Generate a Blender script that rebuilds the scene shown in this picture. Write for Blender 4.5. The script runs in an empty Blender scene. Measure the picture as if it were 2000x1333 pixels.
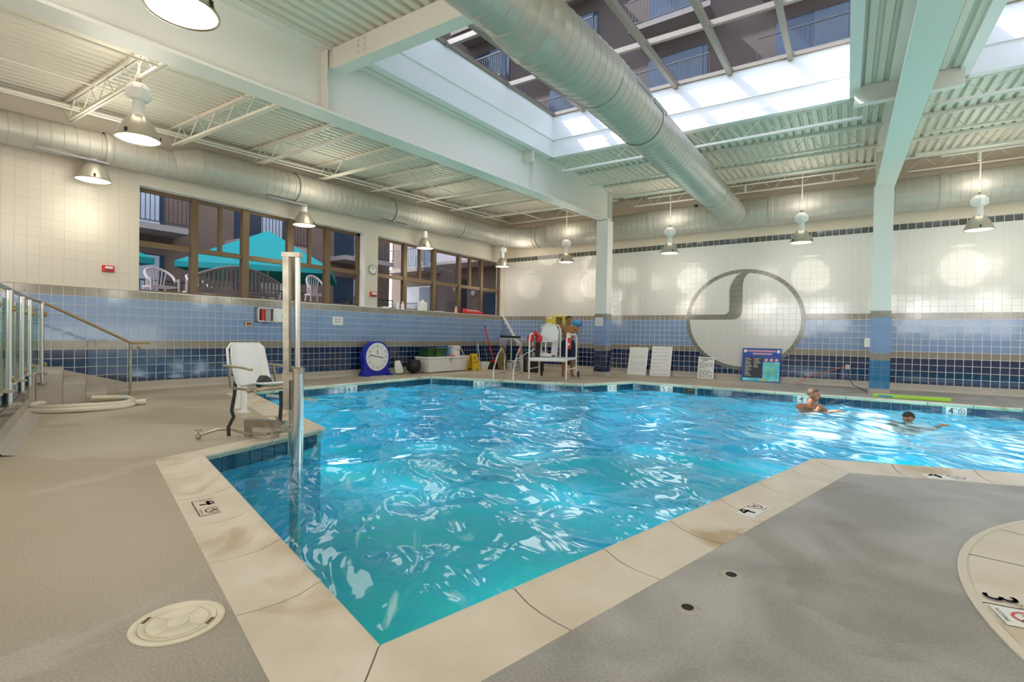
import bpy, bmesh, math, random
from mathutils import Vector, Matrix, Euler
from mathutils.geometry import tessellate_polygon

random.seed(7)
sc = bpy.context.scene
COL = sc.collection
V3 = Vector
R = math.radians

# ------------------------------------------------------------------ camera, sky, sun, exposure
CAM_H = 1.143
cam_d = bpy.data.cameras.new('camera')
cam_d.sensor_fit = 'HORIZONTAL'; cam_d.sensor_width = 36.0; cam_d.lens = 18.0
cam_d.clip_start = 0.05; cam_d.clip_end = 300
cam = bpy.data.objects.new('camera', cam_d); COL.objects.link(cam)
_p, _r, _y = R(-0.6425), R(1.0153), R(35.112)
_f = V3((-math.sin(_y)*math.cos(_p), math.cos(_y)*math.cos(_p), math.sin(_p)))
_rt = V3((math.cos(_y), math.sin(_y), 0)); _up = _rt.cross(_f)
_r2 = _rt*math.cos(_r) + _up*math.sin(_r); _u2 = -_rt*math.sin(_r) + _up*math.cos(_r)
cam.matrix_world = Matrix(((_r2.x, _u2.x, -_f.x, 0), (_r2.y, _u2.y, -_f.y, 0), (_r2.z, _u2.z, -_f.z, CAM_H), (0, 0, 0, 1)))
sc.camera = cam

world = bpy.data.worlds.new('sky'); sc.world = world; world.use_nodes = True
wn = world.node_tree.nodes; wl = world.node_tree.links; wn.clear()
SUN_DIR = V3((0.80, 0.35, -1.0)).normalized()          # direction the sunlight travels
sky = wn.new('ShaderNodeTexSky'); sky.sky_type = 'NISHITA'; sky.sun_disc = False
sky.sun_elevation = math.asin(-SUN_DIR.z); sky.sun_rotation = math.atan2(-SUN_DIR.x, -SUN_DIR.y)
sky.air_density = 1.0; sky.dust_density = 1.5
bg = wn.new('ShaderNodeBackground'); bg.inputs[1].default_value = 1.15
wo = wn.new('ShaderNodeOutputWorld')
bw = wn.new('ShaderNodeRGBToBW'); hz = wn.new('ShaderNodeMix'); hz.data_type = 'RGBA'; hz.inputs[0].default_value = 0.62      # hazy, nearly white sky
wl.new(sky.outputs[0], bw.inputs[0]); wl.new(sky.outputs[0], hz.inputs[6]); wl.new(bw.outputs[0], hz.inputs[7])
wl.new(hz.outputs[2], bg.inputs[0]); wl.new(bg.outputs[0], wo.inputs[0])

sun_d = bpy.data.lights.new('sun', 'SUN'); sun_d.energy = 17.0; sun_d.angle = R(0.6); sun_d.color = (1.0, 0.95, 0.87)
sun = bpy.data.objects.new('sun', sun_d); COL.objects.link(sun)
sun.location = (-20, -8, 30); sun.rotation_euler = SUN_DIR.to_track_quat('-Z', 'Y').to_euler()

LAMP_W = 29.0            # watts of each pendant
CEILING_FILL = 13.0            # added fill above each lamp to brighten the ceiling
vs = sc.view_settings
vs.view_transform = 'Standard'; vs.look = 'None'; vs.gamma = 1.0; vs.use_curve_mapping = False
vs.exposure = 0.84
sc.cycles.use_denoising = True
sc.cycles.max_bounces = 7; sc.cycles.diffuse_bounces = 4; sc.cycles.use_adaptive_sampling = True; sc.cycles.adaptive_threshold = 0.04; sc.cycles.glossy_bounces = 3
sc.cycles.transparent_max_bounces = 12; sc.cycles.transmission_bounces = 6
sc.cycles.sample_clamp_indirect = 6.0; sc.cycles.caustics_reflective = False; sc.cycles.caustics_refractive = False

# ------------------------------------------------------------------ materials
MATS = {}
def mat(name, col, rough=0.5, metal=0.0, var=0.0, vscale=4.0, bump=0.0, bscale=60.0, spec=None, col2=None, emit=None, estr=0.0, alpha=None, stretch=None):
    m = bpy.data.materials.new(name); m.use_nodes = True
    nt = m.node_tree; N = nt.nodes; L = nt.links
    b = N['Principled BSDF']
    b.inputs['Base Color'].default_value = (*col, 1); b.inputs['Roughness'].default_value = rough; b.inputs['Metallic'].default_value = metal
    if spec is not None: b.inputs['Specular IOR Level'].default_value = spec
    if name.startswith('t_'): b.inputs['IOR'].default_value = 1.75
    if var > 0 or col2 is not None or bump > 0:
        tc = N.new('ShaderNodeTexCoord'); mp = N.new('ShaderNodeMapping'); L.new(tc.outputs['Object'], mp.inputs[0])
        if stretch: mp.inputs['Scale'].default_value = stretch
    if var > 0 or col2 is not None:
        n = N.new('ShaderNodeTexNoise'); n.inputs['Scale'].default_value = vscale; n.inputs['Detail'].default_value = 6
        L.new(mp.outputs[0], n.inputs['Vector'])
        rmp = N.new('ShaderNodeValToRGB'); rmp.color_ramp.elements[0].position = 0.35; rmp.color_ramp.elements[1].position = 0.68
        c2 = col2 if col2 is not None else tuple(min(1, c*(1+var)) for c in col)
        c1 = col if col2 is not None else tuple(c*(1-var) for c in col)
        rmp.color_ramp.elements[0].color = (*c1, 1); rmp.color_ramp.elements[1].color = (*c2, 1)
        L.new(n.outputs[0], rmp.inputs[0]); L.new(rmp.outputs[0], b.inputs['Base Color'])
    if bump > 0:
        n2 = N.new('ShaderNodeTexNoise'); n2.inputs['Scale'].default_value = bscale; n2.inputs['Detail'].default_value = 4
        L.new(mp.outputs[0], n2.inputs['Vector'])
        bp = N.new('ShaderNodeBump'); bp.inputs['Strength'].default_value = bump; bp.inputs['Distance'].default_value = 0.01
        L.new(n2.outputs[0], bp.inputs['Height']); L.new(bp.outputs[0], b.inputs['Normal'])
    if emit is not None:
        b.inputs['Emission Color'].default_value = (*emit, 1); b.inputs['Emission Strength'].default_value = estr
    MATS[name] = m
    return m

mat('deck', (0.44, 0.385, 0.31), 0.5)
def deck_mat():
    m = MATS['deck']; nt = m.node_tree; N = nt.nodes; L = nt.links; b = N['Principled BSDF']
    tc = N.new('ShaderNodeTexCoord')
    def noise(sc_, det, dist=0.0):
        n = N.new('ShaderNodeTexNoise'); n.inputs['Scale'].default_value = sc_; n.inputs['Detail'].default_value = det; n.inputs['Distortion'].default_value = dist; L.new(tc.outputs['Object'], n.inputs['Vector']); return n
    def ramp(src, p0, c0, p1, c1):
        r = N.new('ShaderNodeValToRGB'); r.color_ramp.elements[0].position = p0; r.color_ramp.elements[0].color = (*c0, 1); r.color_ramp.elements[1].position = p1; r.color_ramp.elements[1].color = (*c1, 1); L.new(src, r.inputs[0]); return r
    def mix(kind, fac, a, bb):
        x = N.new('ShaderNodeMix'); x.data_type = 'RGBA'; x.blend_type = kind
        if isinstance(fac, float): x.inputs[0].default_value = fac
        else: L.new(fac, x.inputs[0])
        L.new(a, x.inputs[6]); L.new(bb, x.inputs[7]); return x.outputs[2]
    # tan west of the pool, grey between pool and spa, noisy blend
    sp = N.new('ShaderNodeSeparateXYZ'); L.new(tc.outputs['Object'], sp.inputs[0])
    n0 = noise(0.8, 3); ad = N.new('ShaderNodeMath'); ad.operation = 'MULTIPLY_ADD'; ad.inputs[1].default_value = 1.6; L.new(n0.outputs[0], ad.inputs[0]); L.new(sp.outputs[0], ad.inputs[2])
    mr = N.new('ShaderNodeMapRange'); mr.inputs[1].default_value = -2.4; mr.inputs[2].default_value = -0.2; L.new(ad.outputs[0], mr.inputs[0])
    tan = ramp(noise(0.55, 5, 0.4).outputs[0], 0.35, (0.47, 0.395, 0.295), 0.62, (0.545, 0.47, 0.37))
    gry = ramp(noise(1.3, 6, 1.2).outputs[0], 0.36, (0.31, 0.295, 0.27), 0.66, (0.45, 0.43, 0.405))
    c = mix('MIX', mr.outputs[0], tan.outputs[0], gry.outputs[0])
    st = ramp(noise(0.45, 8, 0.6).outputs[0], 0.53, (1, 1, 1), 0.542, (0.85, 0.83, 0.79)); c = mix('MULTIPLY', 1.0, c, st.outputs[0])       # old water stains with an edge
    gr = ramp(noise(90, 2).outputs[0], 0.3, (0.84, 0.84, 0.84), 0.7, (1.1, 1.1, 1.1)); c = mix('MULTIPLY', 1.0, c, gr.outputs[0])
    L.new(c, b.inputs['Base Color'])
    bp = N.new('ShaderNodeBump'); bp.inputs['Strength'].default_value = 0.35; bp.inputs['Distance'].default_value = 0.006; L.new(noise(70, 3).outputs[0], bp.inputs['Height']); L.new(bp.outputs[0], b.inputs['Normal'])
deck_mat()
mat('cove', (0.44, 0.40, 0.35), 0.5, var=0.06, vscale=3)
mat('coping', (0.66, 0.57, 0.445), 0.62, col2=(0.76, 0.685, 0.575), vscale=2.6, bump=0.12, bscale=30)
def coping_stains():
    m = MATS['coping']; nt = m.node_tree; N = nt.nodes; L = nt.links; b = N['Principled BSDF']; src = b.inputs['Base Color'].links[0].from_socket
    tc = N.new('ShaderNodeTexCoord'); n = N.new('ShaderNodeTexNoise'); n.inputs['Scale'].default_value = 1.7; n.inputs['Detail'].default_value = 7; n.inputs['Distortion'].default_value = 0.8; L.new(tc.outputs['Object'], n.inputs['Vector'])
    r = N.new('ShaderNodeValToRGB'); r.color_ramp.elements[0].position = 0.56; r.color_ramp.elements[0].color = (1, 1, 1, 1); r.color_ramp.elements[1].position = 0.74; r.color_ramp.elements[1].color = (0.62, 0.45, 0.27, 1); L.new(n.outputs[0], r.inputs[0])
    x = N.new('ShaderNodeMix'); x.data_type = 'RGBA'; x.blend_type = 'MULTIPLY'; x.inputs[0].default_value = 1.0; L.new(src, x.inputs[6]); L.new(r.outputs[0], x.inputs[7]); L.new(x.outputs[2], b.inputs['Base Color'])
coping_stains()
mat('lip', (0.70, 0.63, 0.50), 0.5)
mat('grout', (0.62, 0.64, 0.64), 0.8)
mat('grout_white', (0.80, 0.78, 0.74), 0.8)
mat('stucco_dimmed', (0.075, 0.055, 0.045), 0.85, var=0.06, vscale=3)  # darker copies from here: dimming by tinted skylight glass put into the colour
mat('slab_dimmed', (0.16, 0.14, 0.125), 0.85)
mat('curtain_dimmed', (0.10, 0.13, 0.17), 0.8)
mat('t_dark', (0.003, 0.018, 0.075), 0.07, var=0.35, vscale=3.0)
mat('t_light', (0.20, 0.30, 0.50), 0.07, var=0.07, vscale=3.0)
mat('t_gray', (0.25, 0.22, 0.175), 0.09, var=0.08, vscale=5.0)
mat('t_white', (0.68, 0.66, 0.615), 0.08)
mat('t_cream', (0.61, 0.555, 0.465), 0.3)
mat('t_char', (0.075, 0.078, 0.06), 0.1, var=0.1)
mat('t_ring', (0.20, 0.195, 0.165), 0.1, var=0.1)
mat('t_water', (0.003, 0.05, 0.10), 0.1, var=0.3, vscale=3.0)
mat('t_colblue', (0.02, 0.17, 0.36), 0.08, var=0.12)
mat('plaster', (0.003, 0.66, 0.88), 0.7)
mat('paint', (0.66, 0.60, 0.50), 0.6)
mat('paint_back', (0.72, 0.63, 0.50), 0.6)
mat('white_paint', (0.80, 0.775, 0.72), 0.45)
mat('beam_paint', (0.78, 0.755, 0.69), 0.4)
mat('deck_metal', (0.70, 0.66, 0.56), 0.45)
mat('joist_paint', (0.74, 0.70, 0.61), 0.45)
mat('curb_white', (0.78, 0.775, 0.75), 0.4)
mat('duct', (0.43, 0.41, 0.355), 0.36, metal=0.15, var=0.06, vscale=1.5)
mat('bronze', (0.16, 0.105, 0.055), 0.35, metal=0.35)
mat('alu', (0.24, 0.20, 0.155), 0.4, metal=0.2)
mat('steel', (0.62, 0.60, 0.55), 0.22, metal=0.9)
mat('steel_old', (0.42, 0.37, 0.28), 0.32, metal=0.75, var=0.2, vscale=8)
mat('brass', (0.42, 0.30, 0.16), 0.3, metal=0.8)
mat('white_plastic', (0.80, 0.80, 0.78), 0.3)
mat('cream_plastic', (0.72, 0.65, 0.50), 0.4, var=0.08, vscale=8)
mat('gray_plastic', (0.42, 0.40, 0.36), 0.4)
mat('reflector', (0.55, 0.52, 0.45), 0.28, metal=0.55)
mat('lens', (0.9, 0.9, 0.88), 0.3, emit=(1.0, 0.96, 0.90), estr=1.3)
mat('black', (0.012, 0.012, 0.013), 0.5)
mat('rubber', (0.02, 0.02, 0.02), 0.7)
mat('red', (0.60, 0.02, 0.02), 0.35)
mat('dark_red', (0.30, 0.03, 0.02), 0.4)
mat('orange', (0.65, 0.12, 0.04), 0.4)
mat('blue_plastic', (0.008, 0.022, 0.40), 0.3)
mat('light_blue', (0.06, 0.28, 0.62), 0.4)
mat('green_bin', (0.015, 0.07, 0.02), 0.35, var=0.4, vscale=9)
mat('clear_green', (0.05, 0.13, 0.04), 0.15, var=0.4, vscale=7)
mat('yellow', (0.75, 0.50, 0.02), 0.4)
mat('yellow_box', (0.70, 0.60, 0.05), 0.4)
mat('lime', (0.42, 0.75, 0.06), 0.6)
mat('navy', (0.008, 0.012, 0.05), 0.8)
mat('navy_cloth', (0.010, 0.014, 0.045), 0.85)
mat('paper', (0.80, 0.80, 0.77), 0.6)
mat('ink', (0.06, 0.06, 0.07), 0.7)
mat('ink_grey', (0.30, 0.30, 0.31), 0.7)
mat('poster_black', (0.02, 0.025, 0.03), 0.4)
mat('poster_blue', (0.01, 0.07, 0.38), 0.35)
mat('poster_aqua', (0.02, 0.50, 0.62), 0.35, col2=(0.25, 0.78, 0.80), vscale=7)
mat('poster_pink', (0.78, 0.40, 0.38), 0.4)
mat('poster_green', (0.25, 0.55, 0.08), 0.4)
mat('skin_dark', (0.34, 0.14, 0.04), 0.45)
mat('skin_mid', (0.42, 0.17, 0.085), 0.4)
mat('hair_dark', (0.012, 0.009, 0.008), 0.6)
mat('hair_brown', (0.09, 0.045, 0.02), 0.6)
mat('hose', (0.74, 0.69, 0.58), 0.4)
mat('teal_canvas', (0.005, 0.33, 0.33), 0.8)
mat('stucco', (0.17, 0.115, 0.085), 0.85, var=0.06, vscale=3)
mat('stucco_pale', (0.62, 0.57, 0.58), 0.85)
mat('soffit', (0.45, 0.40, 0.37), 0.85)
mat('slab', (0.33, 0.28, 0.25), 0.85)
mat('rail_dark', (0.03, 0.03, 0.035), 0.5)
mat('door_glass', (0.03, 0.05, 0.08), 0.08)
mat('curtain', (0.45, 0.50, 0.56), 0.8)
mat('patio', (0.42, 0.36, 0.31), 0.8)
mat('chair_white', (0.72, 0.68, 0.66), 0.4)
mat('bench_gray', (0.30, 0.28, 0.27), 0.6)
mat('roof_gravel', (0.40, 0.38, 0.35), 0.9)
mat('cloth_gray', (0.35, 0.33, 0.40), 0.9, var=0.5, vscale=25)
mat('tarp', (0.16, 0.115, 0.04), 0.8, var=0.3, vscale=8)

def glass_mat(name, tint, refl=1.0, rough=0.0):
    m = bpy.data.materials.new(name); m.use_nodes = True
    nt = m.node_tree; N = nt.nodes; L = nt.links; N.clear()
    t = N.new('ShaderNodeBsdfTransparent'); t.inputs[0].default_value = (*tint, 1)
    g = N.new('ShaderNodeBsdfGlossy'); g.inputs['Roughness'].default_value = rough
    lw = N.new('ShaderNodeLayerWeight'); lw.inputs[0].default_value = 0.5
    pw_ = N.new('ShaderNodeMath'); pw_.operation = 'POWER'; pw_.inputs[1].default_value = 5.0; L.new(lw.outputs['Facing'], pw_.inputs[0])
    fr = N.new('ShaderNodeMath'); fr.operation = 'MULTIPLY_ADD'; fr.inputs[1].default_value = 0.92; fr.inputs[2].default_value = 0.05; L.new(pw_.outputs[0], fr.inputs[0])
    mul = N.new('ShaderNodeMath'); mul.operation = 'MULTIPLY'; mul.inputs[1].default_value = refl
    mx = N.new('ShaderNodeMixShader'); o = N.new('ShaderNodeOutputMaterial')
    L.new(fr.outputs[0], mul.inputs[0]); L.new(mul.outputs[0], mx.inputs[0]); L.new(t.outputs[0], mx.inputs[1]); L.new(g.outputs[0], mx.inputs[2]); L.new(mx.outputs[0], o.inputs[0])
    MATS[name] = m
glass_mat('window_glass', (0.74, 0.73, 0.74), 0.06)
glass_mat('sky_glass', (0.56, 0.58, 0.62), 0.05)
glass_mat('rail_glass', (0.72, 0.90, 0.86), 1.0)
glass_mat('clear_plastic', (0.80, 0.86, 0.88), 1.0, 0.1)

def water_mat():
    m = bpy.data.materials.new('water'); m.use_nodes = True
    nt = m.node_tree; N = nt.nodes; L = nt.links; N.clear()
    tc = N.new('ShaderNodeTexCoord'); mp = N.new('ShaderNodeMapping'); mp.inputs['Scale'].default_value = (1, 1, 1); mp.inputs['Rotation'].default_value = (0, 0, R(35))
    L.new(tc.outputs['Object'], mp.inputs[0])
    mp2 = N.new('ShaderNodeMapping'); mp2.inputs['Scale'].default_value = (1.7, 3.1, 1); L.new(mp.outputs[0], mp2.inputs[0])
    n = N.new('ShaderNodeTexNoise'); n.inputs['Scale'].default_value = 1.0; n.inputs['Detail'].default_value = 1.4; n.inputs['Distortion'].default_value = 1.3
    L.new(mp2.outputs[0], n.inputs['Vector'])
    bp = N.new('ShaderNodeBump'); bp.inputs['Strength'].default_value = 0.5; bp.inputs['Distance'].default_value = 0.075
    L.new(n.outputs[0], bp.inputs['Height'])
    lw = N.new('ShaderNodeLayerWeight'); lw.inputs[0].default_value = 0.5; L.new(bp.outputs[0], lw.inputs['Normal'])
    rp = N.new('ShaderNodeValToRGB')
    rp.color_ramp.elements[0].position = 0.42; rp.color_ramp.elements[0].color = (0.72, 0.95, 0.76, 1)
    rp.color_ramp.elements[1].position = 0.72; rp.color_ramp.elements[1].color = (0.66, 0.84, 1.0, 1)
    L.new(lw.outputs['Facing'], rp.inputs[0])
    t = N.new('ShaderNodeBsdfTransparent'); L.new(rp.outputs[0], t.inputs[0])
    g = N.new('ShaderNodeBsdfGlossy'); g.inputs['Roughness'].default_value = 0.03; g.inputs[0].default_value = (0.86, 0.93, 1.0, 1); L.new(bp.outputs[0], g.inputs['Normal'])
    fr = N.new('ShaderNodeFresnel'); fr.inputs[0].default_value = 1.33; L.new(bp.outputs[0], fr.inputs['Normal'])
    df = N.new('ShaderNodeBsdfDiffuse'); df.inputs[0].default_value = (0.62, 0.93, 1.0, 1); L.new(bp.outputs[0], df.inputs['Normal'])       # pale diffuse layer that carries the painted sunlight
    mp3 = N.new('ShaderNodeMapping'); mp3.inputs['Scale'].default_value = (1.3, 3.6, 1); L.new(mp.outputs[0], mp3.inputs[0])
    fn = N.new('ShaderNodeTexNoise'); fn.inputs['Scale'].default_value = 1.5; fn.inputs['Detail'].default_value = 5; fn.inputs['Distortion'].default_value = 1.0; L.new(mp3.outputs[0], fn.inputs['Vector'])
    acc = None
    for (fx, fy, fr_) in ((0.25, 8.7, 2.8), (2.2, 9.4, 2.0), (0.2, 10.6, 1.3)):                # sunlit patches painted into the water colour
        dn = N.new('ShaderNodeVectorMath'); dn.operation = 'DISTANCE'; dn.inputs[1].default_value = (fx, fy, -0.135); L.new(tc.outputs['Object'], dn.inputs[0])
        mk = N.new('ShaderNodeMapRange'); mk.inputs[1].default_value = 0.0; mk.inputs[2].default_value = fr_; mk.inputs[3].default_value = 0.30; mk.inputs[4].default_value = 0.0; L.new(dn.outputs['Value'], mk.inputs[0])
        if acc is None: acc = mk.outputs[0]
        else:
            mxx = N.new('ShaderNodeMath'); mxx.operation = 'MAXIMUM'; L.new(acc, mxx.inputs[0]); L.new(mk.outputs[0], mxx.inputs[1]); acc = mxx.outputs[0]
    sm_ = N.new('ShaderNodeMath'); sm_.operation = 'ADD'; L.new(fn.outputs[0], sm_.inputs[0]); L.new(acc, sm_.inputs[1])
    fm = N.new('ShaderNodeMapRange'); fm.inputs[1].default_value = 0.63; fm.inputs[2].default_value = 0.76; fm.inputs[3].default_value = 0.012; fm.inputs[4].default_value = 0.62; L.new(sm_.outputs[0], fm.inputs[0])
    m1 = N.new('ShaderNodeMixShader'); L.new(fm.outputs[0], m1.inputs[0]); L.new(t.outputs[0], m1.inputs[1]); L.new(df.outputs[0], m1.inputs[2])
    mx = N.new('ShaderNodeMixShader'); o = N.new('ShaderNodeOutputMaterial')
    L.new(fr.outputs[0], mx.inputs[0]); L.new(m1.outputs[0], mx.inputs[1]); L.new(g.outputs[0], mx.inputs[2]); L.new(mx.outputs[0], o.inputs[0])
    MATS['water'] = m
water_mat()

# ------------------------------------------------------------------ helpers
def wloc(o):
    l = V3((0, 0, 0))
    while o is not None:
        l += o.location; o = o.parent
    return l

class MB:
    def __init__(s): s.v = []; s.f = []
    def add(s, vs_, fs_):
        n = len(s.v); s.v += [tuple(p) for p in vs_]; s.f += [tuple(i+n for i in f) for f in fs_]; return s
    def bx(s, x0, y0, z0, x1, y1, z1):
        return s.hexa([(x0,y0,z0),(x1,y0,z0),(x1,y1,z0),(x0,y1,z0),(x0,y0,z1),(x1,y0,z1),(x1,y1,z1),(x0,y1,z1)])
    def hexa(s, p):
        return s.add(p, [(0,3,2,1),(4,5,6,7),(0,1,5,4),(1,2,6,5),(2,3,7,6),(3,0,4,7)])
    def obox(s, c, u, v, w):          # centre and three half-axis vectors
        c, u, v, w = map(V3, (c, u, v, w))
        return s.hexa([c-u-v-w, c+u-v-w, c+u+v-w, c-u+v-w, c-u-v+w, c+u-v+w, c+u+v+w, c-u+v+w])
    def prism(s, poly, o, u, v, n):   # 2-D outline in the plane (o;u,v), extruded along n
        o, u, v, n = map(V3, (o, u, v, n)); k = len(poly)
        a = [o+u*x+v*y for x, y in poly]; b = [p+n for p in a]
        tris = tessellate_polygon([[V3((x, y, 0)) for x, y in poly]])
        fs_ = [tuple(t) for t in tris] + [tuple(i+k for i in reversed(t)) for t in tris]
        fs_ += [(i, (i+1) % k, (i+1) % k+k, i+k) for i in range(k)]
        return s.add(a+b, fs_)
    def tube(s, pts, r, n=8, closed=False, caps=True):
        pts = [V3(p) for p in pts]; m = len(pts)
        rs = r if isinstance(r, (list, tuple)) else [r]*m
        prev = None; rings = []
        for i in range(m):
            if closed: d = pts[(i+1) % m]-pts[i-1]
            else: d = (pts[min(i+1, m-1)]-pts[max(i-1, 0)])
            d.normalize()
            if prev is None:
                a = V3((0, 0, 1)) if abs(d.z) < 0.9 else V3((1, 0, 0)); x = d.cross(a).normalized()
            else:
                x = prev - d*prev.dot(d); x.normalize()
            prev = x; y = d.cross(x)
            rings.append([pts[i]+(x*math.cos(2*math.pi*k/n)+y*math.sin(2*math.pi*k/n))*rs[i] for k in range(n)])
        vs_ = [p for rg in rings for p in rg]; fs_ = []
        for i in range(m if closed else m-1):
            j = (i+1) % m
            fs_ += [(i*n+k, i*n+(k+1) % n, j*n+(k+1) % n, j*n+k) for k in range(n)]
        if caps and not closed: fs_ += [tuple(reversed(range(n))), tuple((m-1)*n+k for k in range(n))]
        return s.add(vs_, fs_)
    def lathe(s, prof, o=(0, 0, 0), n=20, ax=(0, 0, 1), caps=False):
        o = V3(o); ax = V3(ax).normalized(); a = V3((1, 0, 0)) if abs(ax.x) < 0.9 else V3((0, 1, 0))
        x = ax.cross(a).normalized(); y = ax.cross(x); m = len(prof)
        vs_ = [o+ax*z+(x*math.cos(2*math.pi*k/n)+y*math.sin(2*math.pi*k/n))*r for r, z in prof for k in range(n)]
        fs_ = [(i*n+k, i*n+(k+1) % n, (i+1)*n+(k+1) % n, (i+1)*n+k) for i in range(m-1) for k in range(n)]
        if caps: fs_ += [tuple(reversed(range(n))), tuple((m-1)*n+k for k in range(n))]
        return s.add(vs_, fs_)
    def ball(s, c, r, sx=1, sy=1, sz=1, n=12):
        c = V3(c); m = n//2+1
        vs_ = []; fs_ = []
        for i in range(m+1):
            th = math.pi*i/m
            for k in range(n):
                ph = 2*math.pi*k/n
                vs_.append(c+V3((r*sx*math.sin(th)*math.cos(ph), r*sy*math.sin(th)*math.sin(ph), r*sz*math.cos(th))))
        fs_ = [(i*n+k, i*n+(k+1) % n, (i+1)*n+(k+1) % n, (i+1)*n+k) for i in range(m) for k in range(n)]
        return s.add(vs_, fs_)
    def build(s, name, m, parent=None, smooth=False, loc=None, bevel=0.0):
        off = V3(loc) if loc is not None else V3((0, 0, 0))
        if parent is not None: base = wloc(parent); rel = off-base if loc is not None else V3((0, 0, 0)); off = base+rel
        me = bpy.data.meshes.new(name)
        me.from_pydata([tuple(V3(p)-off) for p in s.v], [], s.f); me.validate()
        bm = bmesh.new(); bm.from_mesh(me); bmesh.ops.recalc_face_normals(bm, faces=bm.faces)
        if bevel > 0:
            bmesh.ops.remove_doubles(bm, verts=bm.verts, dist=1e-5)
            bmesh.ops.bevel(bm, geom=[e for e in bm.edges if len(e.link_faces) == 2 and e.calc_face_angle(0) > 0.5], offset=bevel, segments=2, affect='EDGES', profile=0.5)
        if smooth:
            for f in bm.faces: f.smooth = True
        bm.to_mesh(me); bm.free()
        if smooth:
            try: me.set_sharp_from_angle(angle=R(40))
            except Exception: pass
        me.materials.append(MATS[m])
        o = bpy.data.objects.new(name, me); COL.objects.link(o)
        if parent is not None: o.parent = parent; o.location = rel
        else: o.location = off
        if name.endswith('_print'): o['kind'] = 'stuff'
        return o

def tag(o, label=None, cat=None, group=None, kind=None):
    if label: o['label'] = label
    if cat: o['category'] = cat
    if group: o['group'] = group
    if kind: o['kind'] = kind
    return o
def thing(name, loc, label, cat, group=None):
    o = bpy.data.objects.new(name, None); COL.objects.link(o); o.location = loc; o.empty_display_size = 0.1
    return tag(o, label, cat, group)
def struct(name, mb, m, smooth=False, bevel=0):
    return tag(mb.build(name, m, None, smooth, bevel=bevel), kind='structure')
def copy_tree(o, parent=None):
    c = o.copy(); COL.objects.link(c); c.parent = parent
    for ch in o.children: copy_tree(ch, c)
    return c

# text as flat print: meshes made once, while the scene is still empty
TXT = {}
def text_verts(body):
    if body in TXT: return TXT[body]
    cu = bpy.data.curves.new('t', 'FONT'); cu.body = body; cu.size = 1.0; cu.resolution_u = 3; cu.align_x = 'CENTER'; cu.align_y = 'CENTER'
    ob = bpy.data.objects.new('t', cu); COL.objects.link(ob)
    dg = bpy.context.evaluated_depsgraph_get(); me = bpy.data.meshes.new_from_object(ob.evaluated_get(dg))
    out = ([tuple(v.co) for v in me.vertices], [tuple(p.vertices) for p in me.polygons])
    bpy.data.objects.remove(ob); bpy.data.curves.remove(cu); bpy.data.meshes.remove(me)
    TXT[body] = out; return out
for _s in ['4', '3', '5', '6', 'FT', 'NO DIVING', 'CAUTION', '60', '5 ', '10', '15', '20', '25', '30', '35', '40', '45', '50', '55', '12', 'NOTICE']: text_verts(_s)
def put_text(mb, body, o, u, v, size, bold=0):
    vs_, fs_ = text_verts(body); o, u, v = V3(o), V3(u), V3(v)
    mb.add([o+u*(x*size)+v*(y*size) for x, y, _ in vs_], fs_)
    return mb
def ring_print(mb, o, u, v, r0, r1, n=24):
    o, u, v = V3(o), V3(u), V3(v); vs_ = []
    for k in range(n):
        d = u*math.cos(2*math.pi*k/n)+v*math.sin(2*math.pi*k/n); vs_ += [o+d*r0, o+d*r1]
    mb.add(vs_, [(2*k, 2*k+1, (2*k+3) % (2*n), (2*k+2) % (2*n)) for k in range(n)]); return mb
def bar_print(mb, o, u, v, x0, y0, x1, y1, w):
    o, u, v = V3(o), V3(u), V3(v); a = V3((x0, y0)); b = V3((x1, y1)); d = (b-a).normalized(); p = V3((-d.y, d.x))*w/2
    mb.add([o+u*q.x+v*q.y for q in (a-p, b-p, b+p, a+p)], [(0, 1, 2, 3)]); return mb

# roof framing runs 1.95 degrees off the walls and climbs gently to the back
AL, SR = R(1.95), 0.05
def RP(a, b, z0):
    return V3((a*math.cos(AL)-b*math.sin(AL), a*math.sin(AL)+b*math.cos(AL), z0+SR*b))
def rbox(mb, a0, b0, z0, a1, b1, z1):
    mb.hexa([RP(a0,b0,z0), RP(a1,b0,z0), RP(a1,b1,z0), RP(a0,b1,z0), RP(a0,b0,z1), RP(a1,b0,z1), RP(a1,b1,z1), RP(a0,b1,z1)]); return mb

XL, YB = -11.106, 15.356        # tile faces of the left and back walls
XR, YF = 9.6, -7.0              # right and front walls, outside the frame
T = 0.1524
# ------------------------------------------------------------------ pool outline, floor
PV = [(-1.398,1.208),(-4.825,2.133),(-5.164,3.597),(-9.217,4.856),(-9.398,9.722),(-5.489,10.748),(-4.898,12.326),(6.0,12.24),(6.0,7.86),(-0.422,5.571)]
PV = [V3((x, y)) for x, y in PV]; NP = len(PV)
CW = 0.335; LIP_Z = 0.040; WATER_Z = -0.135
def offset_poly(poly, d):
    out = []; n = len(poly)
    area = sum(poly[i].x*poly[(i+1) % n].y-poly[(i+1) % n].x*poly[i].y for i in range(n))
    sgn = 1 if area > 0 else -1
    for i in range(n):
        p0, p, p1 = poly[i-1], poly[i], poly[(i+1) % n]
        d0 = (p-p0).normalized(); d1 = (p1-p).normalized()
        n0 = V3((d0.y, -d0.x))*sgn; n1 = V3((d1.y, -d1.x))*sgn
        m = (n0+n1); m = m/(m.length_squared)*2
        out.append(p+m*d/ (1 if True else 1))
    return out
PO = offset_poly(PV, CW)          # outer edge of the coping
PW = offset_poly(PV, 0.03)        # pool wall, under the nose

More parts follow.
